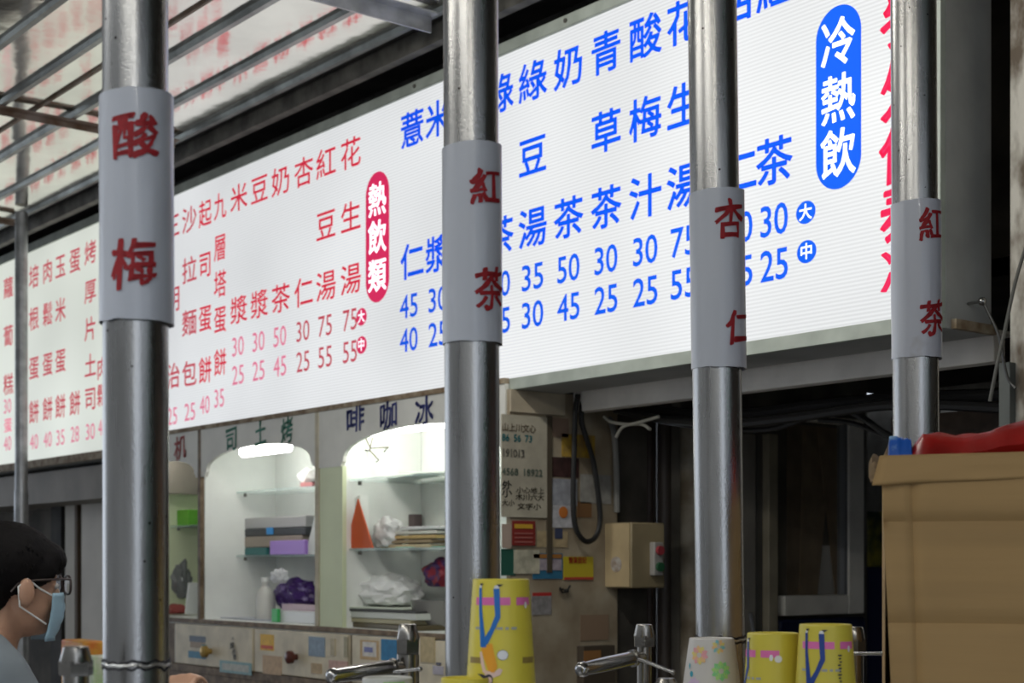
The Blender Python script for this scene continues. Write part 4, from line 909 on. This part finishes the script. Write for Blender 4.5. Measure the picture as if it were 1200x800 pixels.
# =================================================================== CUPS
def cup_map(c, rt, slope, lift=.0004):
    phi = math.atan2(CY-c.y, CX-c.x)
    def fn(u, v):         # u along the wall, v downward from the top
        r = rt+slope*v+lift; return (c.x+r*math.cos(phi+u/(rt+slope*v)), c.y+r*math.sin(phi+u/(rt+slope*v)), c.z-v)
    return fn
def cup(label, px, ytop, wpx, d, m, slope=.062, name='paper_cup', H=None, group=None, light=False):
    c = atD(px, ytop, d); rt = wpx/2*d/FOC
    H = c.z-CTZ; hc = min(.115, H)
    t = thing(name, label, 'cup', (c.x, c.y, CTZ), group)
    bm = bm_new(); w_ = .0009
    lathe(bm, c, [(rt-.0035, -.008), (rt-.003, -.001), (rt-.0012, .0), (rt, -.0008), (rt+slope*hc, -hc), (rt+slope*hc+.0022, -hc-.001), (rt+slope*hc+.0022, -hc-.004), (rt+slope*hc, -hc-.0045)], 64, cap0=True, cap1=False)
    body = obj('cup_body', bm, m, t)
    # nested cups below: only their rims show
    z = hc+.0046; k = 0
    while z < H-.012:
        rr = rt+slope*hc
        bm = bm_new(); lathe(bm, c, [(rr-.001, -z), (rr, -z-.006), (rr+.002, -z-.007), (rr+.002, -z-.0105), (rr-.001, -z-.011)], 40, cap0=False, cap1=False); obj('nested_rim', bm, m, t); z += .0125; k += 1
    return t, c, rt, slope, body
def patch(body, cm, pts, m, name='print', lift=None, step=.003):
    bm = bm_new(); t2 = outline(pts)
    put(bm, sliced(t2, step, .006), cm); obj(name, bm, m, body, smooth=True)
CB_ = mat('cup_blue', (.012, .15, .50), .45); CO = mat('cup_orange', (.80, .35, .02), .45); CS = mat('cup_skin', (.75, .55, .48), .45); CW = mat('cup_white', (.75, .76, .78), .45)
CPK = mat('cup_pink', (.72, .16, .42), .45); CBR = mat('cup_brown_stripe', (.28, .20, .05), .5); CGR = mat('cup_grey_print', (.36, .37, .34), .5); CBK = mat('cup_black', (.03, .03, .05), .5)
def rect(x0, y0, x1, y1): return [(x0, y0), (x1, y0), (x1, y1), (x0, y1)]
def girl(body, c, rt, slope, s, ox, wide=False, blue=CB_, hide_left=False, flip=1):
    """flat print of a plain figure standing on its head; print units scaled by s, shifted by ox"""
    L = [cup_map(c, rt, slope, .0003+.00025*k) for k in range(5)]
    f = lambda pts: [((x*flip-0)*s+ox, (y)*s) for x, y in pts]
    # coordinates: pixels of the tall cup relative to (586.7, 678)
    patch(body, L[0], f([(-33, 21), (11, 21), (11, 30), (-33, 30)]), CPK); patch(body, L[0], f([(18.5, 21), (42, 21), (42, 30), (18.5, 30)]), CPK)
    patch(body, L[0], f([(-44, 90), (-22, 90), (-22, 97), (-44, 97)]), CBR); patch(body, L[0], f([(27, 90), (50, 90), (50, 97), (27, 97)]), CBR)
    patch(body, L[1], f([(-27.5, 10), (-23.5, 10), (-23, 35), (-19, 66), (-17, 78), (-21, 79), (-25, 78), (-26, 60), (-27.5, 35)]), blue)
    patch(body, L[1], f([(-8.5, 11), (-1.5, 11), (-.5, 44), (-9, 62), (-15, 74), (-22, 79), (-20, 68), (-13, 58), (-6.5, 42), (-7.5, 30)]), blue)
    patch(body, L[2], f([(-26, 7), (-23, 7), (-23.5, 10), (-27, 10)]), CW); patch(body, L[2], f([(-7, 7.5), (-2, 7), (-2, 11), (-8, 11)]), CW)
    patch(body, L[3], f([(-26, 5), (-20, 5), (-24, 8)]), CBK); patch(body, L[3], f([(-5, 6), (3, 6), (-2, 9)]), CBK)
    patch(body, L[1], f([(-24, 80), (-13, 74), (-10, 74), (-8, 84), (-4, 100), (-8, 108), (-14, 106), (-18, 96)]), CO)
    patch(body, L[1], f([(-20, 104), (-8, 107), (-2, 102), (2, 104), (-1, 110), (-9, 113), (-19, 110)]), CS)
    patch(body, L[1], f([(-26, 84), (-23, 83), (-19, 100), (-17, 106), (-21, 108), (-24, 98)]), CS)
    ov = lambda cx, cy, rx, ry, n=18: [(cx+rx*math.cos(2*PI*k/n), cy+ry*math.sin(2*PI*k/n)) for k in range(n)]
    patch(body, L[1], f(ov(2, 87, 6.5, 6)), CBK); patch(body, L[2], f(ov(2, 87, 6, 5.5)), CW)
    patch(body, L[2], f(ov(-14, 115, 5, 6)), CBK); patch(body, L[3], f(ov(-13, 116, 3, 4)), CS)
    patch(body, L[2], f([(-29, 109), (-22, 109), (-14, 112), (-18, 118), (-22, 113)]), CBK)
    for x0, x1 in ((-33, -26), (-5, 2), (5, 9), (12, 19)): patch(body, L[1], f([(x0, 55), (x1, 55), (x1, 58), (x0, 58)]), CGR)
    patch(body, L[2], f(ov(32, 30, 2.3, 4)), CW)
t, c, rt, sl_, body = cup('tall yellow paper cup upside down before pipe two, figure in blue trousers printed on it', 587, 678, 66, 1.50, YEL)
girl(body, c, rt, sl_, 1.50/FOC, 0)
t, c, rt, sl_, body = cup('rightmost yellow paper cup, upside down beside the cardboard box', 967.5, 731, 60.5, 1.60, mat('yellow_cup_deep', (.62, .53, .06), .45))
girl(body, c, rt, sl_, .92*1.60/FOC, 0.0, blue=mat('cup_navy', (.012, .05, .26), .45))
cm = cup_map(c, rt, sl_, .0008)
for k in range(13): patch(body, cm, rect((14+(k % 3))*1.6/FOC, (34+k*3.7)*1.6/FOC, (19-(k % 2))*1.6/FOC, (35.8+k*3.7)*1.6/FOC), CBK, 'small_print')
t, c, rt, sl_, body = cup('shorter yellow paper cup, upside down, with only one printed leg in view', 906, 741, 60, 1.66, mat('yellow_cup_deep', (.62, .53, .06), .45))
girl(body, c, rt, sl_, .92*1.66/FOC, -.030, blue=mat('cup_navy', (.012, .05, .26), .45))
patch(body, cup_map(c, rt, sl_, .0009), [(x*.001+.0055, y*.001+.0275) for x, y in [(4*math.cos(2*PI*k/16), 4*math.sin(2*PI*k/16)) for k in range(16)]], CW)
cup('yellow paper cup half hidden between the floral cup and the next yellow cup', 870, 772, 46, 2.02, mat('yellow_cup_deep', (.62, .53, .06), .45))
cup('low yellow paper cup with just its top showing left of the tall yellow cup', 545, 793.5, 56, 1.47, YEL)
t, c, rt, sl_, body = cup('low white and green paper cup before the long handled tap', 454, 793, 58, 1.45, mat('white_green_cup', (.55, .55, .50), .45))
patch(body, cup_map(c, rt, sl_, .0005), rect(-.004, .003, .018, .012), mat('cup_lime', (.35, .55, .18), .5))
t, c, rt, sl_, body = cup('white paper cup with coloured flowers, upside down before pipe three', 834, 747, 52, 1.75, mat('white_floral_cup', (.58, .56, .53), .45), slope=.14)
def flower(px, py, rp, n, cols, inner=None):
    s = 1.75/FOC; cm = cup_map(c, rt, sl_, .0005); cx, cy = (px-834)*s, (py-747)*s
    for k in range(n):
        a = 2*PI*k/n+.2; pts = []
        for q in range(9):
            tt = q/8; rr = rp*(.25+.75*tt); wv = .36*rp*math.sin(PI*min(1, .15+.85*tt))*.75
            pts.append((rr, wv))
        pp = [(x, y) for x, y in pts]+[(x, -y) for x, y in pts[::-1]]
        P_ = [(cx+s*(x*math.cos(a)-y*math.sin(a)), cy+s*(x*math.sin(a)+y*math.cos(a))) for x, y in pp]
        patch(body, cm, P_, cols[k % len(cols)], 'petal')
FP = [mat('petal_pink', (.72, .33, .36), .5), mat('petal_orange', (.75, .48, .22), .5), mat('petal_yellow', (.70, .60, .18), .5)]
flower(819, 766, 11.5, 10, FP); flower(842, 756, 8.5, 9, [mat('petal_teal', (.20, .50, .55), .5), FP[1], FP[2]]); flower(845, 784, 12, 10, [mat('petal_green', (.22, .62, .26), .5), mat('petal_lime', (.40, .68, .22), .5)])
flower(812, 800, 9, 8, [mat('petal_lilac', (.6, .45, .62), .5)]); 
ovp = lambda cx, cy, rx, ry, s: [((cx+rx*math.cos(2*PI*k/16))*s, (cy+ry*math.sin(2*PI*k/16))*s) for k in range(16)]
patch(body, cup_map(c, rt, sl_, .0006), ovp(-25.5, 41, 2.6, 3.4, 1.75/FOC), mat('cup_teal_dot', (.03, .32, .42), .5)); patch(body, cup_map(c, rt, sl_, .0006), ovp(-29, 32, 1.4, 3.6, 1.75/FOC), mat('cup_teal_dot', (.03, .32, .42), .5))
# =================================================================== COUNTER that carries pipes, taps, cups, box
def lw(a, b): return Vector((CX+b*FX+a*RX, CY+b*FY+a*RY, 0))
bm = bm_new(); box(bm, 1.55, 2.95, -2.55, -.45, CTZ-.04, CTZ-.0003)
cnt = single('drink_counter', bm, mat('stainless_counter', (.45, .45, .45), .3, .9, var=.1, scale=8), 'stainless drink counter under the pipes and cups', 'counter', bevel=.006)
cnt2 = cnt
bm = bm_new(); box(bm, 1.62, 2.5, -2.4, -.5, .0, CTZ-.041); obj('tank_body', bm, mat('stainless_body', (.38, .38, .38), .35, .9), None)
tk = bpy.data.objects['tank_body']; tag(tk, 'stainless tank body below the drink counter', 'tank')
# =================================================================== CARDBOARD BOX
DB = 1.62
Rv = Vector((RX, RY, 0)); Fv = Vector((FX, FY, 0))
rotb = -.245
Bx = Vector((Rv.x*math.cos(rotb)-Rv.y*math.sin(rotb), Rv.x*math.sin(rotb)+Rv.y*math.cos(rotb), 0)); By = Vector((-Bx.y, Bx.x, 0))
P0 = atD(1033, 545, DB); zt_ = CZ+(662-533.5)*DB/FOC; zfold = CZ+(662-562)*DB/FOC
bt = thing('cardboard_box', 'large open cardboard box at the right with red bags showing over its rim', 'box', (P0.x+.2*Bx.x, P0.y+.2*Bx.y, CTZ))
def bxp(a, b, z): return Vector((P0.x, P0.y, 0))+Bx*a+By*b+Vector((0, 0, z))
W_, D_ = .42, .30
bm = bm_new(); NX, NZ = 80, 70; g = []
for i in range(NX+1):
    row = []
    for k in range(NZ+1):
        z = CTZ+(zfold-CTZ)*k/NZ; f = k/NZ; a = W_*i/NX
        lft = (1-i/NX)**6*(.020*(1-f))          # left edge runs in toward the base
        crease = -.005*math.exp(-((z-(CZ+.045))/.007)**2)-.004*math.exp(-((z-(CZ-.062))/.006)**2)-.004*math.exp(-((a-.033)/.003)**2)
        bulge = .004*noise.noise((a*9, z*9, 2))
        row.append(bm.verts.new(bxp(a+lft, -crease*1.2-bulge, z)))
    g.append(row)
for i in range(NX):
    for k in range(NZ): bm.faces.new((g[i][k], g[i+1][k], g[i+1][k+1], g[i][k+1]))
obj('front_wall', bm, CARD, bt)
bm = bm_new()
for (a0, b0, a1, b1) in ((0.004, .003, .0, D_), (W_, .0, W_, D_), (0, D_, W_, D_)):
    A = bxp(a0, b0, CTZ); B = bxp(a1, b1, CTZ); A2 = bxp(a0, b0, zfold); B2 = bxp(a1, b1, zfold)
    v = [bm.verts.new(p) for p in (A, B, B2, A2)]; bm.faces.new(v)
obj('side_walls', bm, CARD, bt)
bm = bm_new(); g = []                               # band of the rim, overlapping outward at the left
NX = 40
for i in range(NX+1):
    a = -.010+(W_+.01)*i/NX; row = []
    lf = math.exp(-max(0, a)/.05)
    for k in range(9):
        f = k/8; z = zfold-.002-.004*lf*(1-f)+(zt_-zfold+.002)*f + (.004*a/W_)
        out = .009*(lf*.95+.04)*(1-f)*(1 if a < .12 else math.exp(-(a-.12)/.05)) + .0015*noise.noise((a*14, f*3, 4))
        row.append(bm.verts.new(bxp(a+.008*f*lf, -out-.001, z)))
    g.append(row)
for i in range(NX):
    for k in range(8): bm.faces.new((g[i][k], g[i+1][k], g[i+1][k+1], g[i][k+1]))
o = obj('rim_flap', bm, CARD, bt); md = o.modifiers.new('thick', 'SOLIDIFY'); md.thickness = .0025
bm = bm_new(); g = []                               # crumpled torn flap at the left corner
for i in range(15):
    row = []
    for k in range(10):
        a = -.012+.045*i/14; f = k/9
        row.append(bm.verts.new(bxp(a-.002*math.sin(f*3), .012+.025*f+.006*noise.noise((i*.5, k*.6, 1)), zt_-.028+.034*f*(.8+.3*i/14)+.008*noise.noise((i*.55, k*.5, 7))+.004*math.sin(i*1.3))))
    g.append(row)
for i in range(14):
    for k in range(9): bm.faces.new((g[i][k], g[i+1][k], g[i+1][k+1], g[i][k+1]))
o = obj('torn_flap', bm, mat('torn_cardboard', (.26, .18, .10), .8, var=.2, scale=40, bump=.6), bt); md = o.modifiers.new('thick', 'SOLIDIFY'); md.thickness = .002
# bags in the box
def heap(name, a0, a1, b0, b1, zf, m, label, amp=.012, seed=0, n=46):
    bm = bm_new(); g = []
    for i in range(n+1):
        row = []
        for k in range(n//2+1):
            u = i/n; v = k/(n//2); a = a0+(a1-a0)*u; b = b0+(b1-b0)*v
            edge = min(1, min(u, 1-u)*16)*min(1, .35+v*5)*min(1, (1-v)*6)
            z = zt_-.03+(zf(u)-(zt_-.03))*edge**.5 + amp*noise.noise((u*5+seed, v*4, 0))*edge + amp*.6*abs(noise.noise((u*13+seed, v*6, 5)))*edge
            row.append(bm.verts.new(bxp(a, b, z)))
        g.append(row)
    for i in range(n):
        for k in range(n//2): bm.faces.new((g[i][k], g[i+1][k], g[i+1][k+1], g[i][k+1]))
    # closed underside
    und = [[bm.verts.new(g[i][k].co-Vector((0, 0, .025 if 0 < i < n and 0 < k < n//2 else 0))) for k in range(n//2+1)] for i in range(n+1)]
    for i in range(n):
        for k in range(n//2): bm.faces.new((und[i][k], und[i][k+1], und[i+1][k+1], und[i+1][k]))
    single(name, bm, m, label, 'bag')
zpx = lambda py: CZ+(662-py)*DB/FOC
heap('plastic_bag', .018, .42, .012, .19, lambda u: zpx(512)+(zpx(485)-zpx(512))*max(0, min(1, (u-.14)/.26))**1.3, mat('red_plastic', (.30, .008, .006), .32, var=.35, scale=10, bump=.5, bscale=25), 'glossy red plastic bag heaped in the cardboard box', seed=2)
heap('plastic_bag', .006, .034, .02, .08, lambda u: zpx(512), mat('blue_plastic', (.01, .09, .42), .35, col2=(.30, .48, .66), scale=22, lo=.34, hi=.42), 'blue plastic bag peeking over the left rim of the box', amp=.006, seed=5, n=24)
heap('plastic_bag', .05, .18, .195, .27, lambda u: zpx(511), mat('dark_purple_plastic', (.05, .03, .08), .4), 'dark purplish bag behind the red bag in the box', amp=.006, seed=9, n=30)
bm = bm_new(); lo = [bxp(.02, .02, CTZ+.001), bxp(W_-.01, .02, CTZ+.001), bxp(W_-.01, D_-.02, CTZ+.001), bxp(.02, D_-.02, CTZ+.001)]
vs = [bm.verts.new(p) for p in lo]+[bm.verts.new(Vector((p.x, p.y, zt_-.055))) for p in lo]
for f in ((0,1,2,3), (4,5,6,7), (0,1,5,4), (1,2,6,5), (2,3,7,6), (3,0,4,7)): bm.faces.new([vs[i] for i in f])
single('packing', bm, mat('packed_paper', (.3, .25, .2), .8), 'packed goods filling the cardboard box under the bags', 'goods')
# =================================================================== PERSON
def remesh(bm, vox, smooth_it=6):
    me = bpy.data.meshes.new('r'); bm.to_mesh(me); bm.free()
    o = bpy.data.objects.new('r', me); COL.objects.link(o)
    m1 = o.modifiers.new('a', 'REMESH'); m1.mode = 'VOXEL'; m1.voxel_size = vox
    m2 = o.modifiers.new('b', 'SMOOTH'); m2.iterations = smooth_it; m2.factor = .5
    dg = bpy.context.evaluated_depsgraph_get(); dg.update()
    me2 = bpy.data.meshes.new_from_object(o.evaluated_get(dg)); b2 = bmesh.new(); b2.from_mesh(me2)
    bpy.data.objects.remove(o); return b2
H0 = atD(13, 681, 3.1)
yaw = -.10
RM = Matrix.Rotation(yaw, 4, 'Z')
def hp(x, y, z): return H0+RM @ Vector((x, y, z))
def rr_(e=(0, 0, 0)): return RM @ Matrix.Rotation(e[0], 4, 'X') @ Matrix.Rotation(e[1], 4, 'Y') @ Matrix.Rotation(e[2], 4, 'Z')
SKIN = mat('skin', (.50, .29, .19), .5, var=.06, scale=30)
per = thing('person', 'person with short black hair, glasses, blue face mask and grey T-shirt', 'person', (H0.x, H0.y-.05, 0))
zh = -H0.z  # floor in head coordinates
hipz = zh+.86
bm = bm_new()
ell(bm, hp(0, -.012, .03), (.074, .092, .088), rr_()); ell(bm, hp(0, .030, -.035), (.060, .060, .082), rr_()); ell(bm, hp(0, .055, -.092), (.030, .024, .022), rr_())
ell(bm, hp(0, .070, .012), (.050, .022, .02), rr_()); ell(bm, hp(0, .088, -.028), (.011, .016, .022), rr_((.3, 0, 0))); ell(bm, hp(0, .086, -.068), (.024, .010, .008), rr_()); ell(bm, hp(0, .084, -.078), (.021, .010, .008), rr_())
for s in (-1, 1):
    ell(bm, hp(s*.080, .010, -.022), (.010, .021, .033), rr_((0, 0, s*.35))); ell(bm, hp(s*.030, .076, -.008), (.014, .010, .009), rr_()); ell(bm, hp(s*.036, .048, -.05), (.022, .022, .03), rr_())
limb(bm, hp(0, -.028, -.07), hp(0, -.062, -.20), .053, .060)
ell(bm, hp(0, -.08, -.33), (.165, .105, .17), rr_()); ell(bm, hp(0, -.08, -.50), (.145, .10, .20), rr_()); ell(bm, hp(0, -.09, hipz+.06), (.165, .115, .15), rr_())
SH = {}
for s in (-1, 1):
    sh = hp(s*.176, -.075, -.185); el = hp(s*.255, .06, -.455) if s > 0 else hp(-.25, .05, -.46)
    wr = hp(.095, .285, -.275) if s > 0 else hp(-.09, .28, -.33)
    SH[s] = (sh, el, wr)
    limb(bm, hp(s*.05, -.065, -.150), sh, .055, .056); limb(bm, sh, el, .052, .040); limb(bm, el, wr, .040, .026)
    # hand: palm and five curled fingers reaching forward and up
    fw = (wr-el).normalized(); side_ = Vector((0, 0, 1)).cross(fw).normalized()*(1 if s > 0 else -1); upv = fw.cross(side_).normalized()
    if upv.z < 0: upv = -upv
    pc = wr+fw*.045; Mx = Matrix((side_, fw, upv)).transposed().to_4x4()
    ell(bm, pc, (.040, .05, .015), Mx)
    for q, (o_, L_) in enumerate(((-.030, .060), (-.010, .070), (.010, .066), (.029, .052))):
        b0 = pc+side_*o_+fw*.035; b1 = b0+fw*L_*.5+upv*.004; b2_ = b1+fw*L_*.32-upv*.018; b3 = b2_-upv*.020+fw*.006
        limb(bm, b0, b1, .0095, .009, 3); limb(bm, b1, b2_, .009, .0082, 3); limb(bm, b2_, b3, .0082, .0075, 2)
    th0 = pc+side_*(-.030)-fw*.02; th1 = th0-side_*.025+fw*.028; th2 = th1+fw*.032-side_*.004
    limb(bm, th0, th1, .012, .0105, 3); limb(bm, th1, th2, .0105, .009, 3)
    hip = hp(s*.09, -.09, hipz); kn = hp(s*.10, -.06, zh+.47); an = hp(s*.105, -.10, zh+.08)
    limb(bm, hip, kn, .082, .056); limb(bm, kn, an, .055, .037); limb(bm, an, hp(s*.115, .05, zh+.035), .036, .03)
b = remesh(bm, .0062, 5); body = obj('body', b, SKIN, per)
# shirt: torso and short sleeves
bm = bm_new(); g_ = .011
ell(bm, hp(0, -.08, -.33), (.165+g_, .105+g_, .17), rr_()); ell(bm, hp(0, -.08, -.50), (.150+g_, .105+g_, .21), rr_()); ell(bm, hp(0, -.085, -.62), (.16, .12, .12), rr_())
for s in (-1, 1):
    sh, el, wr = SH[s]; limb(bm, hp(s*.060, -.068, -.150), sh, .056, .066); limb(bm, sh, sh.lerp(el, .62), .066, .062)
b = remesh(bm, .008, 6); obj('t_shirt', b, mat('grey_blue_tshirt', (.19, .222, .245), .85, var=.06, scale=8, bump=.4, bscale=25), per)
bm = bm_new(); n_c = hp(0, -.054, -.135)
ring = [n_c+RM @ Vector((.066*math.cos(2*PI*k/32), .062*math.sin(2*PI*k/32)-.006, -.010*math.sin(2*PI*k/32))) for k in range(33)]; tube(bm, ring, .006, 8, cap=False); obj('collar', bm, mat('grey_blue_rib', (.21, .25, .28), .85), per)
bm = bm_new(); ell(bm, hp(0, -.09, hipz+.05), (.178, .128, .15), rr_())
for s in (-1, 1):
    hip = hp(s*.09, -.09, hipz); kn = hp(s*.10, -.06, zh+.47); an = hp(s*.105, -.10, zh+.09); limb(bm, hip, kn, .095, .07); limb(bm, kn, an, .07, .058)
b = remesh(bm, .012, 4); obj('trousers', b, mat('dark_trousers', (.03, .035, .05), .9), per)
bm = bm_new()
for s in (-1, 1): ell(bm, hp(s*.112, -.02, zh+.038), (.05, .13, .038), rr_())
obj('shoes', bm, BLACKR, per)
# hair
bm = bm_new()
ell(bm, hp(0, -.018, .040), (.092, .112, .086), rr_(), 4); ell(bm, hp(0, -.060, -.015), (.078, .058, .068), rr_(), 4); ell(bm, hp(0, .066, .046), (.070, .046, .040), rr_((-.2, 0, 0)), 4); ell(bm, hp(0, -.062, -.055), (.058, .040, .045), rr_(), 3)
for s in (-1, 1): ell(bm, hp(s*.060, .045, .026), (.018, .035, .033), rr_(), 3); ell(bm, hp(s*.066, .034, .004), (.009, .011, .020), rr_(), 3)
b = remesh(bm, .005, 8)
hc_ = hp(0, -.02, .03)
for v in b.verts:
    n_ = (v.co-hc_).normalized(); v.co += n_*(.002*noise.noise((n_.x*24, n_.y*24, n_.z*4))+.0015*noise.noise((n_.x*60, n_.y*60, n_.z*8)))
HAIR = mat('black_hair', (.007, .006, .006), .75, spec=.15, bump=.5, bscale=220, stretch=(1, 1, .2)); hair = obj('hair', b, HAIR, per)
bm = bm_new()                                       # loose tips along the fringe and crown
for k in range(70):
    a = random.uniform(-1.9, 1.9); el_ = random.uniform(-.25, .35); 
    p = hp(.084*math.sin(a)*math.cos(el_*.8), -.015+.100*math.cos(a)*math.cos(el_*.8), .045+.082*math.sin(el_)); d_ = (p-hc_).normalized()
    q = p+d_*.010+Vector((0, 0, -.012)); tube(bm, [p, p.lerp(q, .5)+d_*.004, q], [.0022, .0016, .0004], 5)
obj('hair_tips', bm, HAIR, hair)
# face mask: a pleated sheet from nose to under chin, loops to the ears
MASK = mat('blue_mask', (.36, .55, .66), .7, bump=.3, bscale=80)
bm = bm_new(); g = []
for i in range(19):
    row = []
    for k in range(13):
        a = (-1+2*i/18)*1.22; f = k/12
        z = -.024-.100*f; rad = .092+.016*math.sin(PI*min(1, f*1.1))-.012*f+.0018*math.sin(f*26)
        row.append(bm.verts.new(hp(.069*math.sin(a)*(1-.22*f), rad*math.cos(a)*.62+.047-.010*f, z)))
    g.append(row)
for i in range(18):
    for k in range(12): bm.faces.new((g[i][k], g[i+1][k], g[i+1][k+1], g[i][k+1]))
mk = obj('face_mask', bm, MASK, per); md = mk.modifiers.new('thick', 'SOLIDIFY'); md.thickness = .0015
for s in (-1, 1):
    bm = bm_new(); e_ = [hp(s*.059, .070, -.030), hp(s*.070, .04, -.015), hp(s*.080, .012, .006), hp(s*.086, -.008, -.010), hp(s*.082, -.004, -.050), hp(s*.070, .03, -.072), hp(s*.056, .056, -.088)]
    tube(bm, e_, .0020, 6); obj('ear_loop', bm, WHITEP, mk)
# glasses
GL = mat('dark_glasses_frame', (.05, .035, .03), .35); gl = None
bm = bm_new()
for s in (-1, 1):
    ring = []
    for k in range(29):
        t_ = 2*PI*k/28; ring.append(hp(s*.034+.026*math.copysign(abs(math.cos(t_))**.7, math.cos(t_)), .108-.05*abs(s*.034+.026*math.cos(t_))*.7, -.008+.019*math.copysign(abs(math.sin(t_))**.7, math.sin(t_))))
    tube(bm, ring, .0026, 8, cap=False)
    tube(bm, [hp(s*.060, .104, .004), hp(s*.071, .09, .005), hp(s*.077, .03, .003), hp(s*.078, -.005, -.002), hp(s*.076, -.02, -.02)], .0024, 8)
tube(bm, [hp(-.009, .108, -.002), hp(0, .112, .002), hp(.009, .108, -.002)], .0022, 8)
gl = obj('glasses', bm, GL, per)
for s in (-1, 1):
    bm = bm_new(); vs = [bm.verts.new(hp(s*.034+.024*math.cos(2*PI*k/24), .107-.05*abs(s*.034+.024*math.cos(2*PI*k/24))*.7, -.008+.018*math.sin(2*PI*k/24))) for k in range(24)]; bm.faces.new(vs)
    obj('lens', bm, mat('clear_lens', (.8, .82, .75), .05, alpha=.25), gl)
for s in (-1, 1):
    bm = bm_new(); ell(bm, hp(s*.030, .0825, -.010), (.010, .008, .007), rr_(), 2); e = obj('eye', bm, mat('eye_white', (.6, .58, .55), .2), per)
    bm = bm_new(); ell(bm, hp(s*.030, .0885, -.010), (.0045, .003, .0045), rr_(), 2); obj('iris', bm, BLACKI, e)
# work table and packets before the person
bm = bm_new(); box(bm, -1.5, .9, -1.12, -.45, CZ-.52, CZ-.48)
wt = thing('work_table', 'stainless work table before the person', 'table', (-.3, -.8, 0))
obj('table_top', bm, MATS['stainless_counter'], wt, bevel=.004)
for x in (-1.45, .85):
    for y in (-1.07, -.5):
        bm = bm_new(); tube(bm, [(x, y, 0), (x, y, CZ-.5205)], .022, 14); obj('leg', bm, GALV, wt)
ZW = CZ-.4797
def pk(px, py0, py1, wpx, Y, m, lb, z0=None):
    c = onY(px, py0, Y); w_ = onY(px+wpx/2, 0, Y).x-onY(px-wpx/2, 0, Y).x
    bm = bm_new(); box(bm, c.x-w_/2, c.x+w_/2, Y, Y+.07, ZW if z0 is None else z0, c.z); single('packet', bm, m, lb, 'packet', bevel=.006); return c.z
pk(104, 768, 800, 12, -.70, mat('green_white_pack', (.32, .50, .20), .5, col2=(.6, .6, .5), scale=20), 'green and white packet behind the nearest tap nut')
pk(84, 750, 800, 26, -.66, mat('orange_pack', (.62, .14, .03), .5, col2=(.65, .38, .04), scale=16), 'orange red packet left, just behind the nearest tap')
pk(108, 753, 800, 13, -.55, mat('yellow_red_pack', (.66, .40, .03), .5, col2=(.5, .03, .02), scale=22), 'yellow and red packet between the nearest tap and pipe one')
